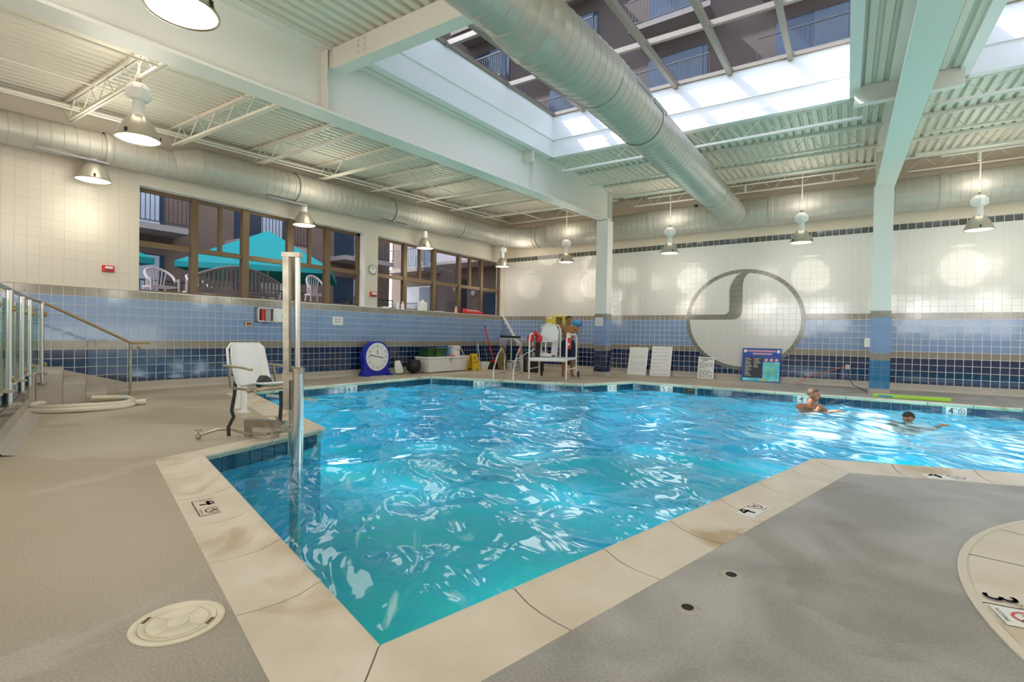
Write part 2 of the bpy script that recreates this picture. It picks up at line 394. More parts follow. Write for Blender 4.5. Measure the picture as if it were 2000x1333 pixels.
SPA_C = V3((2.671, 3.244)); SPA_R = 2.30
spa = [SPA_C+V3((math.cos(2*math.pi*k/64), math.sin(2*math.pi*k/64)))*SPA_R for k in range(64)]
def flat(outer, holes, z):
    loops = [[V3((p.x, p.y, 0)) for p in outer]]+[[V3((p.x, p.y, 0)) for p in h] for h in holes]
    allp = [p for l in loops for p in l]
    return [(p.x, p.y, z) for p in allp], [tuple(t) for t in tessellate_polygon(loops)]
room = [V3((XL-0.4, YF-0.3)), V3((XR+0.3, YF-0.3)), V3((XR+0.3, YB+0.3)), V3((XL-0.4, YB+0.3))]
mb = MB(); mb.add(*flat(room, [PO, spa], 0.0)); floor = struct('floor', mb, 'deck')

# pool basin with coping stones, waterline tiles and depth markers
pool = thing('swimming_pool', (PV[0].x, PV[0].y, 0), 'large angular blue swimming pool with cream coping filling the hall', 'pool')
mb = MB(); n = NP
vs_ = [(p.x, p.y, -0.02) for p in PW]+[(p.x, p.y, -1.45) for p in PW]
mb.add(vs_, [(i, (i+1) % n, (i+1) % n+n, i+n) for i in range(n)])
vb, fb = flat(PW, [], -1.45); mb.add(vb, fb); mb.build('basin', 'plaster', pool)

PROF = [(0.0, -0.05), (0.0, 0.002), (0.25, -0.002), (0.5, 0.0), (0.72, 0.010), (0.88, 0.028), (0.97, LIP_Z), (1.02, LIP_Z-0.004), (1.045, LIP_Z-0.018), (1.03, LIP_Z-0.034), (0.98, LIP_Z-0.042), (0.90, -0.05)]
def lerp(a, b, t): return a+(b-a)*t
def stone(i0, o0, i1, o1):
    mb = MB(); k = len(PROF); g = 0.0048
    d = (i1-i0).normalized()*g
    vs_ = []
    for (ii, oo) in ((i0+d, o0+d), (i1-d, o1-d)):
        vs_ += [(*lerp(oo, ii, t), z) for t, z in PROF]
    fs_ = [(j, (j+1) % k, (j+1) % k+k, j+k) for j in range(k)]+[tuple(range(k)), tuple(reversed(range(k, 2*k)))]
    mb.add(vs_, fs_); return mb
for i in range(NP):
    if i in (7,): continue
    a, b = PV[i], PV[(i+1) % NP]; ao, bo = PO[i], PO[(i+1) % NP]
    Lg = (b-a).length; d = (b-a)/Lg; nrm = V3((-d.y, d.x)); nrm = nrm if (ao-a).dot(nrm) > 0 else -nrm
    k = max(1, round(Lg/0.645)); st = Lg/k
    cuts = [(a, ao)]+[(a+d*st*j, a+d*st*j+nrm*CW) for j in range(1, k)]+[(b, bo)]
    for j in range(k): stone(cuts[j][0], cuts[j][1], cuts[j+1][0], cuts[j+1][1]).build('coping_stone', 'coping', pool, smooth=True)
mb = MB()
for p, q in zip(PO, PO[1:]+PO[:1]):            # setting bed under the stones
    pass
vs_ = [(p.x, p.y, -0.006) for p in PO]+[(p.x, p.y, -0.006) for p in PW]
mb.add(vs_, [(i, (i+1) % n, (i+1) % n+n, i+n) for i in range(n)]); mb.build('coping_bed', 'ink_grey', pool)

def tile_mesh(w, h, t, m):
    mb = MB(); e = 0.003
    back = [(-w/2, 0, -h/2), (w/2, 0, -h/2), (w/2, 0, h/2), (-w/2, 0, h/2)]
    front = [(-w/2+e, -t, -h/2+e), (w/2-e, -t, -h/2+e), (w/2-e, -t, h/2-e), (-w/2+e, -t, h/2-e)]
    me = bpy.data.meshes.new('tile'); me.from_pydata(back+front, [], [(4, 5, 6, 7), (0, 1, 5, 4), (1, 2, 6, 5), (2, 3, 7, 6), (3, 0, 4, 7)])
    me.materials.append(MATS[m]); return me
TM = {m: tile_mesh(T-(0.0025 if m in ('t_white', 't_cream') else 0.007), T-(0.0025 if m in ('t_white', 't_cream') else 0.007), 0.008, m) for m in ('t_dark', 't_light', 't_gray', 't_white', 't_cream', 't_char', 't_water', 't_colblue')}
def put_tile(me, parent, pos, rotz, name='tile', tilt=0.0016):
    o = bpy.data.objects.new(name, me); COL.objects.link(o); o.parent = parent; o.location = V3(pos)-wloc(parent)
    o.rotation_euler = (random.gauss(0, tilt), random.gauss(0, tilt), rotz+random.gauss(0, tilt)); return o

MARK = {3: [(2.345, '6')], 4: [(1.379, '6')], 5: [(0.947, '5')], 6: [(0.861, '5'), (3.80, '4'), (6.20, '4')]}
mgr = MB()
for i in (1, 2, 3, 4, 5, 6):
    a, b = PW[i], PW[(i+1) % NP]; Lg = (b-a).length; d = (b-a)/Lg; rz = math.atan2(d.y, d.x)
    nrm = V3((-d.y, d.x)); nrm = nrm if (PO[i]-PV[i]).dot(nrm) > 0 else -nrm      # away from the water
    if nrm.dot(V3((-math.sin(rz), math.cos(rz)))) < 0: rz += math.pi
    mgr.add([(*a, -0.02), (*b, -0.02), (*b, -0.185), (*a, -0.185)], [(0, 1, 2, 3)])
    nt = int(Lg/T); off = (Lg-nt*T)/2
    for k in range(nt):
        s_ = off+(k+0.5)*T
        if i == 6 and s_ > 8.2: break
        if any(abs(s_-m_) < 0.17 for m_, _ in MARK.get(i, [])): continue
        if i == 6 and 1.29 < s_ < 1.53: continue
        p = a+d*s_-nrm*0.001
        put_tile(TM['t_water'], pool, (p.x, p.y, -0.10), rz, 'waterline_tile')
    for m_, num in MARK.get(i, []):
        p = a+d*m_; u = V3((math.cos(rz), math.sin(rz), 0)); nn = V3((*(-nrm), 0))
        o3 = V3((p.x, p.y, -0.10))
        pm = MB(); pm.obox(o3+nn*0.006, u*0.145, nn*0.006, V3((0, 0, 0.072))); mk = pm.build('depth_marker', 'paper', pool)
        tx = MB(); q = o3+nn*0.0135
        put_text(tx, num, q-u*0.075, u, V3((0, 0, 1)), 0.15); put_text(tx, num, q-u*0.072, u, V3((0, 0, 1)), 0.15)
        if num in '4': put_text(tx, 'FT', q-u*0.012+V3((0, 0, 0.03)), u, V3((0, 0, 1)), 0.05)
        ring_print(tx, q+u*0.075, u, V3((0, 0, 1)), 0.040, 0.050); bar_print(tx, q+u*0.075, u, V3((0, 0, 1)), -0.032, 0.032, 0.032, -0.032, 0.009)
        bar_print(tx, q+u*0.075, u, V3((0, 0, 1)), -0.02, -0.012, 0.015, 0.012, 0.007)
        tx.build('marker_print', 'ink', mk)
mgr.build('waterline_grout', 'grout', pool)
# skimmer mouth in the back edge
a, b = PW[6], PW[7]; d = (b-a).normalized(); p = a+d*1.41
mb = MB(); mb.bx(p.x-0.12, p.y-0.004, -0.165, p.x+0.12, p.y+0.006, -0.025); sk = mb.build('skimmer_mouth', 'black', pool)
mb = MB(); mb.bx(p.x-0.03, p.y-0.02, -0.10, p.x+0.11, p.y-0.006, -0.06); mb.build('skimmer_weir', 'tarp', sk)

# markers set flat into the near coping
def flat_marker(c, u, v, w, h, num, diving=True, zoff=0.004, dark='ink', frame=True):
    u = V3((*u, 0)).normalized(); v = V3((*v, 0)).normalized(); c = V3((*c, zoff))
    mb = MB(); mb.obox(c, u*w/2, v*h/2, V3((0, 0, 0.0015))); mk = mb.build('depth_marker', 'coping' if frame else 'paper', pool)
    tx = MB(); q = c+V3((0, 0, 0.0025))
    put_text(tx, num, q-u*w*0.25+v*h*0.02, u, v, h*1.15); put_text(tx, num, q-u*(w*0.25-0.005)+v*h*0.02, u, v, h*1.15)
    put_text(tx, 'FT', q-u*w*0.03+v*h*0.25, u, v, h*0.22)
    if frame:
        for s_ in (-1, 1):
            bar_print(tx, q, u, v, -w/2, s_*h/2, w/2, s_*h/2, 0.006); bar_print(tx, q, u, v, s_*w/2, -h/2, s_*w/2, h/2, 0.006)
    put_text(tx, 'NO DIVING', q+u*w*0.26-v*h*0.40, u, v, h*0.11)
    tx.build('marker_print', dark, mk)
    rg = MB(); c2 = q+u*w*0.26+v*h*0.05; rr = h*0.34
    ring_print(rg, c2, u, v, rr*0.82, rr); bar_print(rg, c2, u, v, -rr*0.62, rr*0.62, rr*0.62, -rr*0.62, rr*0.17)
    bar_print(rg, c2, u, v, -rr*0.5, -rr*0.2, rr*0.45, rr*0.25, rr*0.16); bar_print(rg, c2, u, v, -rr*0.1, -rr*0.5, rr*0.1, 0, rr*0.14)
    rg.build('no_diving_ring', 'dark_red' if dark != 'brown_ink' else 'brown_ink', mk)
    return mk
mat('brown_ink', (0.13, 0.065, 0.035), 0.7)
d1 = (PV[0]-PV[1]).normalized(); d9 = (PV[0]-PV[9]).normalized(); d8 = (PV[8]-PV[9]).normalized()
flat_marker((-3.475, 1.59), (d1.x, d1.y), (-d1.y, d1.x), 0.33, 0.17, '4', zoff=0.001, dark='brown_ink')
flat_marker((-0.645, 3.74), (-d9.x, -d9.y), (d9.y, -d9.x), 0.30, 0.16, '4', zoff=0.001, frame=False)
flat_marker((0.535, 5.70), (d8.x, d8.y), (-d8.y, d8.x), 0.32, 0.19, '4', zoff=0.001, frame=False)

# water surface: gentle real waves plus fine ripple in the material
def water():
    bm = bmesh.new()
    poly = [bm.verts.new((p.x, p.y, WATER_Z)) for p in offset_poly(PV, 0.028)]
    bm.faces.new(poly)
    st = 0.075
    x0, x1 = min(p.x for p in PV), 3.4; y0, y1 = min(p.y for p in PV), max(p.y for p in PV)
    k = x0
    while k < x1:
        bmesh.ops.bisect_plane(bm, geom=bm.verts[:]+bm.edges[:]+bm.faces[:], plane_co=(k, 0, 0), plane_no=(1, 0, 0)); k += 1.2
    bmesh.ops.triangulate(bm, faces=bm.faces)
    me = bpy.data.meshes.new('pool_water'); bm.to_mesh(me); bm.free()
    return me
import numpy as np
def water_grid():
    # regular grid clipped by the outline: cells whose centre is in the pool
    st = 0.07
    px = np.array([p.x for p in offset_poly(PV, 0.06)]); py = np.array([p.y for p in offset_poly(PV, 0.06)])
    xs = np.arange(-9.7, 6.05, st); ys = np.arange(1.15, 12.65, st)
    X, Y = np.meshgrid(xs, ys); inside = np.zeros(X.shape, bool); m = len(px)
    j = m-1
    for i in range(m):
        c = ((py[i] > Y) != (py[j] > Y)) & (X < (px[j]-px[i])*(Y-py[i])/(py[j]-py[i]+1e-12)+px[i])
        inside ^= c; j = i
    rng = np.random.RandomState(3)
    Z = np.zeros(X.shape)
    for _ in range(46):
        lam = 0.30*(8 ** rng.rand()); th = rng.rand()*2*math.pi; k = 2*math.pi/lam
        Z += 0.0060*lam*np.cos(k*(X*math.cos(th)+Y*math.sin(th))+rng.rand()*6.28)
    for cx_, cy_, amp in ((-0.95, 11.2, 0.010), (0.5, 10.35, 0.014), (-4.6, 2.95, 0.006), (-4.2, 4.6, 0.007)):
        r_ = np.hypot(X-cx_, Y-cy_); Z += amp*np.cos(2*math.pi*r_/0.42)*np.exp(-r_/1.3)
    calm = 0.55+0.45*np.clip((np.hypot(X, Y)-1.5)/5, 0, 1)
    Z = Z*calm*0.62
    idx = -np.ones(X.shape, int); idx[inside] = np.arange(inside.sum())
    v = np.stack([X[inside], Y[inside], Z[inside]+WATER_Z], -1)
    a, b, c, d = idx[:-1, :-1], idx[:-1, 1:], idx[1:, 1:], idx[1:, :-1]
    ok = (a >= 0) & (b >= 0) & (c >= 0) & (d >= 0)
    f = np.stack([a[ok], b[ok], c[ok], d[ok]], -1)
    me = bpy.data.meshes.new('pool_water'); me.from_pydata(v.tolist(), [], f.tolist())
    me.polygons.foreach_set('use_smooth', [True]*len(me.polygons))
    return me
wme = water_grid(); wme.materials.append(MATS['water'])
wat = bpy.data.objects.new('pool_water', wme); COL.objects.link(wat)
tag(wat, 'rippled turquoise water filling the pool', 'water', kind='stuff')

# spa rim in the right foreground
spa_o = thing('spa_pool', (SPA_C.x-SPA_R, SPA_C.y, 0), 'round spa with pale cream rim set into the grey deck', 'spa')
NS = 22
for k in range(NS):
    a0, a1 = 2*math.pi*(k+0.35)/NS, 2*math.pi*(k+1.35)/NS; mb = MB(); pr_ = [(SPA_R-0.03, 0.004), (SPA_R-0.045, 0.012), (SPA_R-0.30, 0.016), (SPA_R-0.62, 0.03), (SPA_R-0.64, -0.03)]
    m_ = 5; q = len(pr_)
    for j in range(m_+1):
        t = a0+0.002+(a1-a0-0.004)*j/m_
        mb.v += [(SPA_C.x+r_*math.cos(t), SPA_C.y+r_*math.sin(t), z) for r_, z in pr_]
    mb.f += [(j*q+i, j*q+i+1, (j+1)*q+i+1, (j+1)*q+i) for j in range(m_) for i in range(q-1)]
    mb.build('rim_stone', 'coping', spa_o)
mb = MB(); mb.lathe([(SPA_R+0.005, -0.02), (SPA_R, 0.006), (SPA_R-0.035, 0.010), (SPA_R-0.045, -0.02)], (SPA_C.x, SPA_C.y, 0), 96); mb.build('rim_bead', 'lip', spa_o, smooth=True)
mb = MB(); mb.lathe([(SPA_R-0.01, 0.003), (SPA_R-0.60, 0.003)], (SPA_C.x, SPA_C.y, 0), 64); mb.build('rim_bed', 'cove', spa_o)
mb = MB(); mb.lathe([(SPA_R-0.63, 0.0), (SPA_R-0.63, -0.9), (0.01, -0.9)], (SPA_C.x, SPA_C.y, 0), 64); mb.build('basin', 'plaster', spa_o)
mb = MB(); mb.lathe([(0.001, -0.12), (SPA_R-0.64, -0.12)], (SPA_C.x, SPA_C.y, 0), 64); mb.build('spa_water', 'water', spa_o)
def spa_marker():
    c = V3((0.50, 3.01, 0.0175)); u = V3((0.115, -0.20, 0)).normalized(); u = V3((0.06, -0.28, 0)).normalized(); v = V3((-u.y, u.x, 0))
    mb = MB(); mb.obox(c+u*0.09+v*0.015, u*0.085, v*0.085, V3((0, 0, 0.0012))); mk = mb.build('depth_marker', 'paper', spa_o)
    tx = MB(); q = c+V3((0, 0, 0.003))
    put_text(tx, '3', q-u*0.085, u, v, 0.17); put_text(tx, '3', q-u*0.081, u, v, 0.17); put_text(tx, 'FT', q-u*0.015+v*0.05, u, v, 0.05); put_text(tx, 'NO DIVING', q+u*0.09-v*0.055, u, v, 0.022); tx.build('marker_print', 'ink', mk)
    rg = MB(); ring_print(rg, q+u*0.09+v*0.03, u, v, 0.043, 0.054); bar_print(rg, q+u*0.09+v*0.03, u, v, -0.035, 0.035, 0.035, -0.035, 0.010); rg.build('no_diving_ring', 'red', mk)
    st = MB(); bar_print(st, q+u*0.09+v*0.03+V3((0, 0, 0.0005)), u, v, -0.025, -0.01, 0.022, 0.012, 0.009); st.build('diver_print', 'ink', mk)
spa_marker()

# ------------------------------------------------------------------ walls
W1 = (3.775, 8.93); W2 = (9.355, 15.29); WS, WH = 1.838, 3.81; XF = -11.36   # window openings and frame plane
HT = 5.75
mb = MB(); x0, x1 = XL-0.42, XL-0.008
mb.bx(x0, YF-0.3, -0.1, x1, YB+0.3, WS-0.01); mb.bx(x0, YF-0.3, WH, x1, YB+0.3, HT)
for a, b in ((YF-0.3, W1[0]), (W1[1], W2[0]), (W2[1], YB+0.3)): mb.bx(x0, a, WS-0.01, x1, b, WH)
wall_l = struct('wall_left', mb, 'paint')
mb = MB(); mb.bx(XL-0.42, YB+0.008, -0.1, XR+0.3, YB+0.35, HT); wall_b = struct('wall_back', mb, 'paint_back')
mb = MB(); mb.bx(XR, YF-0.3, -0.1, XR+0.3, YB+0.3, HT); wall_r = struct('wall_right', mb, 'white_paint')
FW = [(-6.7, -1.2), (1.2, 6.4)]     # windows of the front wall, behind the camera
mb = MB(); mb.bx(XL-0.4, YF-0.3, -0.1, XR+0.3, YF, 1.5); mb.bx(XL-0.4, YF-0.3, 3.7, XR+0.3, YF, 5.2)
edges = [XL-0.4]+[e for w in FW for e in w]+[XR+0.3]
for i in range(0, len(edges), 2): mb.bx(edges[i], YF-0.3, 1.5, edges[i+1], YF, 3.7)
wall_f = struct('wall_front', mb, 'white_paint')
for k, (a, b) in enumerate(FW):
    mb = MB(); 
    for z in (1.5, 2.55, 3.64): mb.bx(a, YF-0.2, z, b, YF-0.12, z+0.06)
    for q in range(5): x = a+(b-a)*q/4; mb.bx(x-0.035, YF-0.2, 1.5, x+0.035, YF-0.12, 3.7)
    w = struct('window_%d' % (k+3), mb, 'bronze')
    mb = MB(); mb.bx(a, YF-0.165, 1.5, b, YF-0.16, 3.7); mb.build('pane', 'window_glass', w)

def band(z):
    zz = (z-0.1617)/T
    return 't_dark' if zz < 4 else 't_gray' if zz < 5 else 't_light' if zz < 10 else 't_gray' if zz < 11 else None
def joined_tiles(name, parent, items, rot, mats):
    """items: (x, y, z, material, w, h); one mesh with a little tilt for every tile"""
    vs_, fs_, mi = [], [], []; cr, sr = math.cos(rot), math.sin(rot); e = 0.0022; t = 0.008
    for (x, y, z, m, w, h) in items:
        n = len(vs_); tx, tz = random.gauss(0, 0.0016), random.gauss(0, 0.0016); w2, h2 = w/2, h/2
        for (lx, ly, lz) in ((-w2, 0, -h2), (w2, 0, -h2), (w2, 0, h2), (-w2, 0, h2), (-w2+e, -t, -h2+e), (w2-e, -t, -h2+e), (w2-e, -t, h2-e), (-w2+e, -t, h2-e)):
            if ly < 0: ly += lx*tx+lz*tz
            vs_.append((x+lx*cr-ly*sr, y+lx*sr+ly*cr, z+lz))
        fs_ += [(n+4, n+5, n+6, n+7), (n, n+1, n+5, n+4), (n+1, n+2, n+6, n+5), (n+2, n+3, n+7, n+6), (n+3, n, n+4, n+7)]; mi += [mats.index(m)]*5
    me = bpy.data.meshes.new(name); me.from_pydata(vs_, [], fs_)
    for m in mats: me.materials.append(MATS[m])
    me.polygons.foreach_set('material_index', mi)
    o = bpy.data.objects.new(name, me); COL.objects.link(o); o.parent = parent; o['kind'] = 'stuff'; return o

# left wall: eleven banded rows below the sill, cream tile above them on the long pier
items = []; nrow = 11; yy = YB-0.5*T-0.01
while yy > -2.0:
    for r_ in range(nrow):
        items.append((XL-0.008, yy, 0.1617+(r_+0.5)*T, band(0.1617+(r_+0.5)*T), T-0.007, T-0.007))
    if yy < W1[0]-0.07:
        for r_ in range(nrow, 26): items.append((XL-0.008, yy, 0.1617+(r_+0.5)*T, 't_cream', T-0.0025, T-0.0025))
    yy -= T
fl = [it for it in items if it[1] > 1.72]; fl.sort(key=lambda it: (it[3] == 't_cream')*6+math.hypot(it[0], it[1]))
single = set(map(id, fl[:300]))
for it in fl[:300]: put_tile(TM[it[3]], wall_l, it[:3], math.pi/2)
joined_tiles('tile_field', wall_l, [it for it in items if id(it) not in single], math.pi/2, ['t_dark', 't_gray', 't_light', 't_cream'])
mb = MB(); mb.bx(XL-0.0085, YF, 0.0, XL-0.0045, YB, WS-0.012); mb.build('grout_bed', 'grout', wall_l)
mb = MB(); mb.bx(XL-0.0085, -2.0, WS, XL-0.0028, W1[0]-0.002, 0.1617+26*T); mb.build('grout_bed', 't_cream', wall_l)

# back wall with the round emblem
EC = (-2.965, 1.688); ERX, ERZ = 1.54, 1.41
def in_em(x, z, k=1.0): return ((x-EC[0])/(ERX*k)) ** 2+((z-EC[1])/(ERZ*k)) ** 2 < 1
items = []; clip_cells = []; xx = XL+0.5*T+0.008
while xx < XR:
    for r_ in range(25):
        z = 0.1617+(r_+0.5)*T
        m = band(z) or ('t_char' if r_ == 24 else 't_white')
        h2 = T/2; cs = [in_em(xx+sx*h2, z+sz*h2) for sx in (-1, 1) for sz in (-1, 1)]
        if all(cs): m = 't_white'
        elif any(cs) and m != 't_white': clip_cells.append((xx, z))
        g_ = 0.0025 if m == 't_white' else 0.007; items.append((xx, YB+0.008, z, m, T-g_, T-g_))
    xx += T
fl = [it for it in items if it[0] < 2.95]; fl.sort(key=lambda it: math.hypot(it[0]*1.0, it[1])*1.0-it[0]*0.9+(it[3] == 't_white')*3)
single = set(map(id, fl[:300]))
for it in fl[:300]: put_tile(TM[it[3]], wall_b, it[:3], 0.0)
joined_tiles('tile_field', wall_b, [it for it in items if id(it) not in single], 0.0, ['t_dark', 't_gray', 't_light', 't_white', 't_char'])
mb = MB(); mb.bx(XL, YB+0.0035, 0.0, XR, YB+0.0075, 0.1617+25*T); mb.build('grout_bed', 'grout_white', wall_b)
def clip_poly(poly, rx, rz, n=72):
    out = poly
    for k in range(n):
        t0, t1 = 2*math.pi*k/n, 2*math.pi*(k+1)/n
        a = (EC[0]+rx*math.cos(t0), EC[1]+rz*math.sin(t0)); b = (EC[0]+rx*math.cos(t1), EC[1]+rz*math.sin(t1)); new = []
        side = lambda p: (b[0]-a[0])*(p[1]-a[1])-(b[1]-a[1])*(p[0]-a[0])
        for i in range(len(out)):
            p, q = out[i-1], out[i]; sp, sq = side(p), side(q)
            if sp >= 0: 
                if not new or new[-1] != p: new.append(p)
            if (sp >= 0) != (sq >= 0):
                t = sp/(sp-sq); new.append((p[0]+(q[0]-p[0])*t, p[1]+(q[1]-p[1])*t))
        out = new
        if len(out) < 3: return []
    return out
em = mb = None
cut = []
for (x, z) in clip_cells:
    h2 = T/2-0.0035; pc = clip_poly([(x-h2, z-h2), (x+h2, z-h2), (x+h2, z+h2), (x-h2, z+h2)], ERX-0.05, ERZ-0.05)
    if len(pc) >= 3: cut.append(pc)
for pc in cut:
    mb = MB(); mb.prism(pc, (0, YB-0.0005, 0), (1, 0, 0), (0, 0, 1), (0, -0.002, 0)); mb.build('cut_tile', 't_white', wall_b)
NR = 62
for k in range(NR):
    t0, t1 = 2*math.pi*k/NR+0.0022, 2*math.pi*(k+1)/NR-0.0022; q = []
    for t, s_ in ((t0, 0), (t1, 0), (t1, 1), (t0, 1)):
        q.append((EC[0]+(ERX-0.105*s_)*math.cos(t), EC[1]+(ERZ-0.105*s_)*math.sin(t)))
    mb = MB(); mb.prism(q, (0, YB-0.001, 0), (1, 0, 0), (0, 0, 1), (0, -0.004, 0)); mb.build('ring_tile', 't_ring', wall_b)
def strip(lo, up):
    for i in range(len(lo)-1):
        a, b, c, d = map(V3, (lo[i], lo[i+1], up[i+1], up[i])); m_ = (a+b+c+d)/4; q = [m_+(p-m_)*0.975 for p in (a, b, c, d)]
        mb = MB(); mb.prism([(p.x, p.y) for p in q], (0, YB-0.001, 0), (1, 0, 0), (0, 0, 1), (0, -0.0035, 0)); mb.build('swoosh_tile', 't_ring', wall_b)
lo = [(-4.41+T*k, 1.693) for k in range(8)]+[(-3.20, 1.693), (-3.11, 1.715), (-3.03, 1.775), (-2.985, 1.86), (-2.97, 1.97), (-2.97, 2.12), (-2.97, 2.27), (-2.97, 2.43), (-2.972, 2.58), (-2.965, 2.72), (-2.94, 2.83), (-2.88, 2.93), (-2.80, 2.998)]
up = [(-4.41+T*k*0.86, 1.84) for k in range(8)]+[(-3.46, 1.84), (-3.40, 1.855), (-3.36, 1.885), (-3.33, 1.93), (-3.32, 1.98), (-3.32, 2.12), (-3.32, 2.27), (-3.325, 2.43), (-3.32, 2.56), (-3.28, 2.70), (-3.22, 2.82), (-3.13, 2.93), (-2.98, 3.005)]
strip(lo, up)

# coves
def cove(name, p0, p1, inward):
    p0, p1, inward = V3(p0), V3(p1), V3(inward); mb = MB(); prof = [(0.0, 0.165), (0.012, 0.165), (0.02, 0.05), (0.055, 0.012), (0.10, 0.001), (0.0, 0.0)]
    k = len(prof); vs_ = [p+inward*a+V3((0, 0, z)) for p in (p0, p1) for a, z in prof]
    mb.add(vs_, [(j, (j+1) % k, (j+1) % k+k, j+k) for j in range(k)]); return struct(name, mb, 'cove')
cove('baseboard_left', (XL-0.006, 3.45, 0), (XL-0.006, YB, 0), (1, 0, 0)); cove('baseboard_back', (XL, YB+0.006, 0), (XR, YB+0.006, 0), (0, -1, 0))

# windows in the left wall
def window(name, y0, y1, thick, thin, panes_lower):
    w = bpy.data.objects.new(name, None); COL.objects.link(w); w['kind'] = 'structure'; w.location = (XF, y0, WS)
    d0, d1 = XF-0.06, XF+0.02
    def bar(nm, ya, yb, za, zb, x0=d0, x1=d1, m='bronze'):
        mb = MB(); mb.bx(x0, ya, za, x1, yb, zb); return mb.build(nm, m, w)
    bar('head_frame', y0, y1, WH-0.07, WH); bar('sill_frame', y0, y1, WS, WS+0.05); bar('jamb_frame', y0, y0+0.06, WS, WH); bar('jamb_frame', y1-0.09, y1, WS, WH)
    for a, b in thick: bar('mullion', a, b, WS, WH, d0-0.02, d1+0.03)
    cuts = [y0]+[c for p in thick for c in p]+[y1]
    for i in range(0, len(cuts), 2): bar('transom', cuts[i], cuts[i+1], 2.71, 2.81, d0, d1+0.01)
    for a, b in thin: bar('muntin', a, b, 2.81, WH-0.06, d0, d1+0.01)
    up = sorted([y0]+[c for p in thick+thin for c in p]+[y1])
    for i in range(0, len(up), 2): bar('pane', up[i], up[i+1], 2.80, WH-0.05, XF-0.02, XF-0.015, 'window_glass')
    for i in range(0, len(cuts), 2): bar('pane', cuts[i], cuts[i+1], WS+0.03, 2.72, XF-0.02, XF-0.015, 'window_glass')
    return w
window('window_1', W1[0]+0.005, W1[1]-0.005, [(4.742, 4.876), (5.773, 5.919), (6.84, 6.99), (7.857, 7.991)], [(5.29, 5.355), (7.40, 7.465)], None)
window('window_2', W2[0]+0.005, W2[1]-0.005, [(10.49, 10.62), (11.73, 11.86), (12.93, 13.06), (14.125, 14.235)], [(11.15, 11.215), (13.51, 13.60)], None)
mb = MB(); mb.bx(XF-0.02, W1[0], WS-0.012, XL+0.012, YB, WS+0.004); struct('trim_1', mb, 'curb_white')          # sill ledge
for k, (a, b) in enumerate((W1, W2)):
    mb = MB(); mb.bx(XF, a, WH-0.004, XL-0.006, b, WH+0.004); struct('trim_%d' % (k+2), mb, 'curb_white')
mb = MB(); mb.bx(XF, W1[1]-0.004, WS, XL-0.006, W1[1]+0.002, WH); struct('trim_4', mb, 'curb_white')

# low sloped wing wall in the back corner
wing = thing('wing_wall', (XL+0.35, YB-0.25, 0), 'low tiled wing wall with white sloped cap in the back corner', 'wall')
mb = MB(); pts = [(0, 0), (0.75, 0), (0.75, 0.86), (0.62, 0.92), (0.0, 1.80)]
mb.prism(pts, (XL+0.01, YB-0.18, 0), (1, 0, 0), (0, 0, 1), (0, 0.16, 0)); mb.build('core', 'grout', wing)
tl = MB()
mats3 = ['t_dark', 't_gray', 't_light']
for r_ in range(11):
    z = 0.1617+(r_+0.5)*T
    for c_ in range(5):
        x = XL+0.012+(c_+0.5)*T; lim = 0.75 if z+T/2 < 0.86 else (1.80-(z+T/2))/(1.80-0.92)*0.62
        x1_ = min(XL+0.012+(c_+1)*T-0.004, XL+0.01+lim); x0_ = XL+0.012+c_*T+0.004
        if x1_-x0_ < 0.02: continue
        mb = MB(); mb.bx(x0_, YB-0.187, z-T/2+0.0035, x1_, YB-0.179, z+T/2-0.0035); mb.build('tile', band(z), wing)
mb = MB(); mb.tube([(XL+0.0, YB-0.19, 1.83), (XL+0.64, YB-0.19, 0.93), (XL+0.78, YB-0.19, 0.86)], 0.022, 6); mb.build('cap', 'curb_white', wing)
# ------------------------------------------------------------------ roof deck, beams, joists
DZ = 4.68                       # underside of the deck at b = 0
SKY1 = (-5.62, 4.75, 0.0, 10.12); SKY2 = (1.40, 4.75, 6.95, 10.12)     # a0, b0, a1, b1
ceil = bpy.data.objects.new('ceiling', None); COL.objects.link(ceil); ceil['kind'] = 'structure'; ceil.location = RP(-3, 5, DZ)
def deck_panel(a0, a1, b0, b1):
    mb = MB(); p = T; h = 0.052; prof = []
    k0 = math.floor(a0/p); k1 = math.ceil(a1/p)
    for k in range(k0, k1):
        for s_, z in ((0.0, 0.0), (0.52, 0.0), (0.66, h), (0.86, h)): 
            x = (k+s_)*p
            if a0 <= x <= a1: prof.append((x, z))
    prof = [(a0, prof[0][1])]+prof+[(a1, prof[-1][1])]
    n = len(prof); vs_ = [RP(a, b, DZ+z) for b in (b0, b1) for a, z in prof]
    mb.add(vs_, [(i, i+1, i+1+n, i+n) for i in range(n-1)]); mb.build('deck_panel', 'deck_metal', ceil)
    rf = MB(); rbox(rf, a0, b0, DZ+0.056, a1, b1, DZ+0.17); rf.build('roof_board', 'roof_gravel', ceil)
AL0, AR0 = -11.45, 9.9
B0, B1 = -7.6, 15.75
deck_panel(AL0, -5.93, B0, B1)
deck_panel(-5.93, SKY1[0]-0.10, SKY1[1], SKY1[3]); deck_panel(SKY1[2]+0.10, 0.63, SKY1[1], SKY1[3])
deck_panel(-5.93, 0.63, B0, SKY1[1]-0.0); deck_panel(-5.93, 0.63, SKY1[3]+0.05, B1)
deck_panel(0.63, SKY2[0]-0.10, SKY2[1], SKY2[3]); deck_panel(SKY2[2]+0.10, AR0, SKY2[1], SKY2[3])
deck_panel(0.63, AR0, B0, SKY2[1]); deck_panel(0.63, AR0, SKY2[3]+0.05, B1)

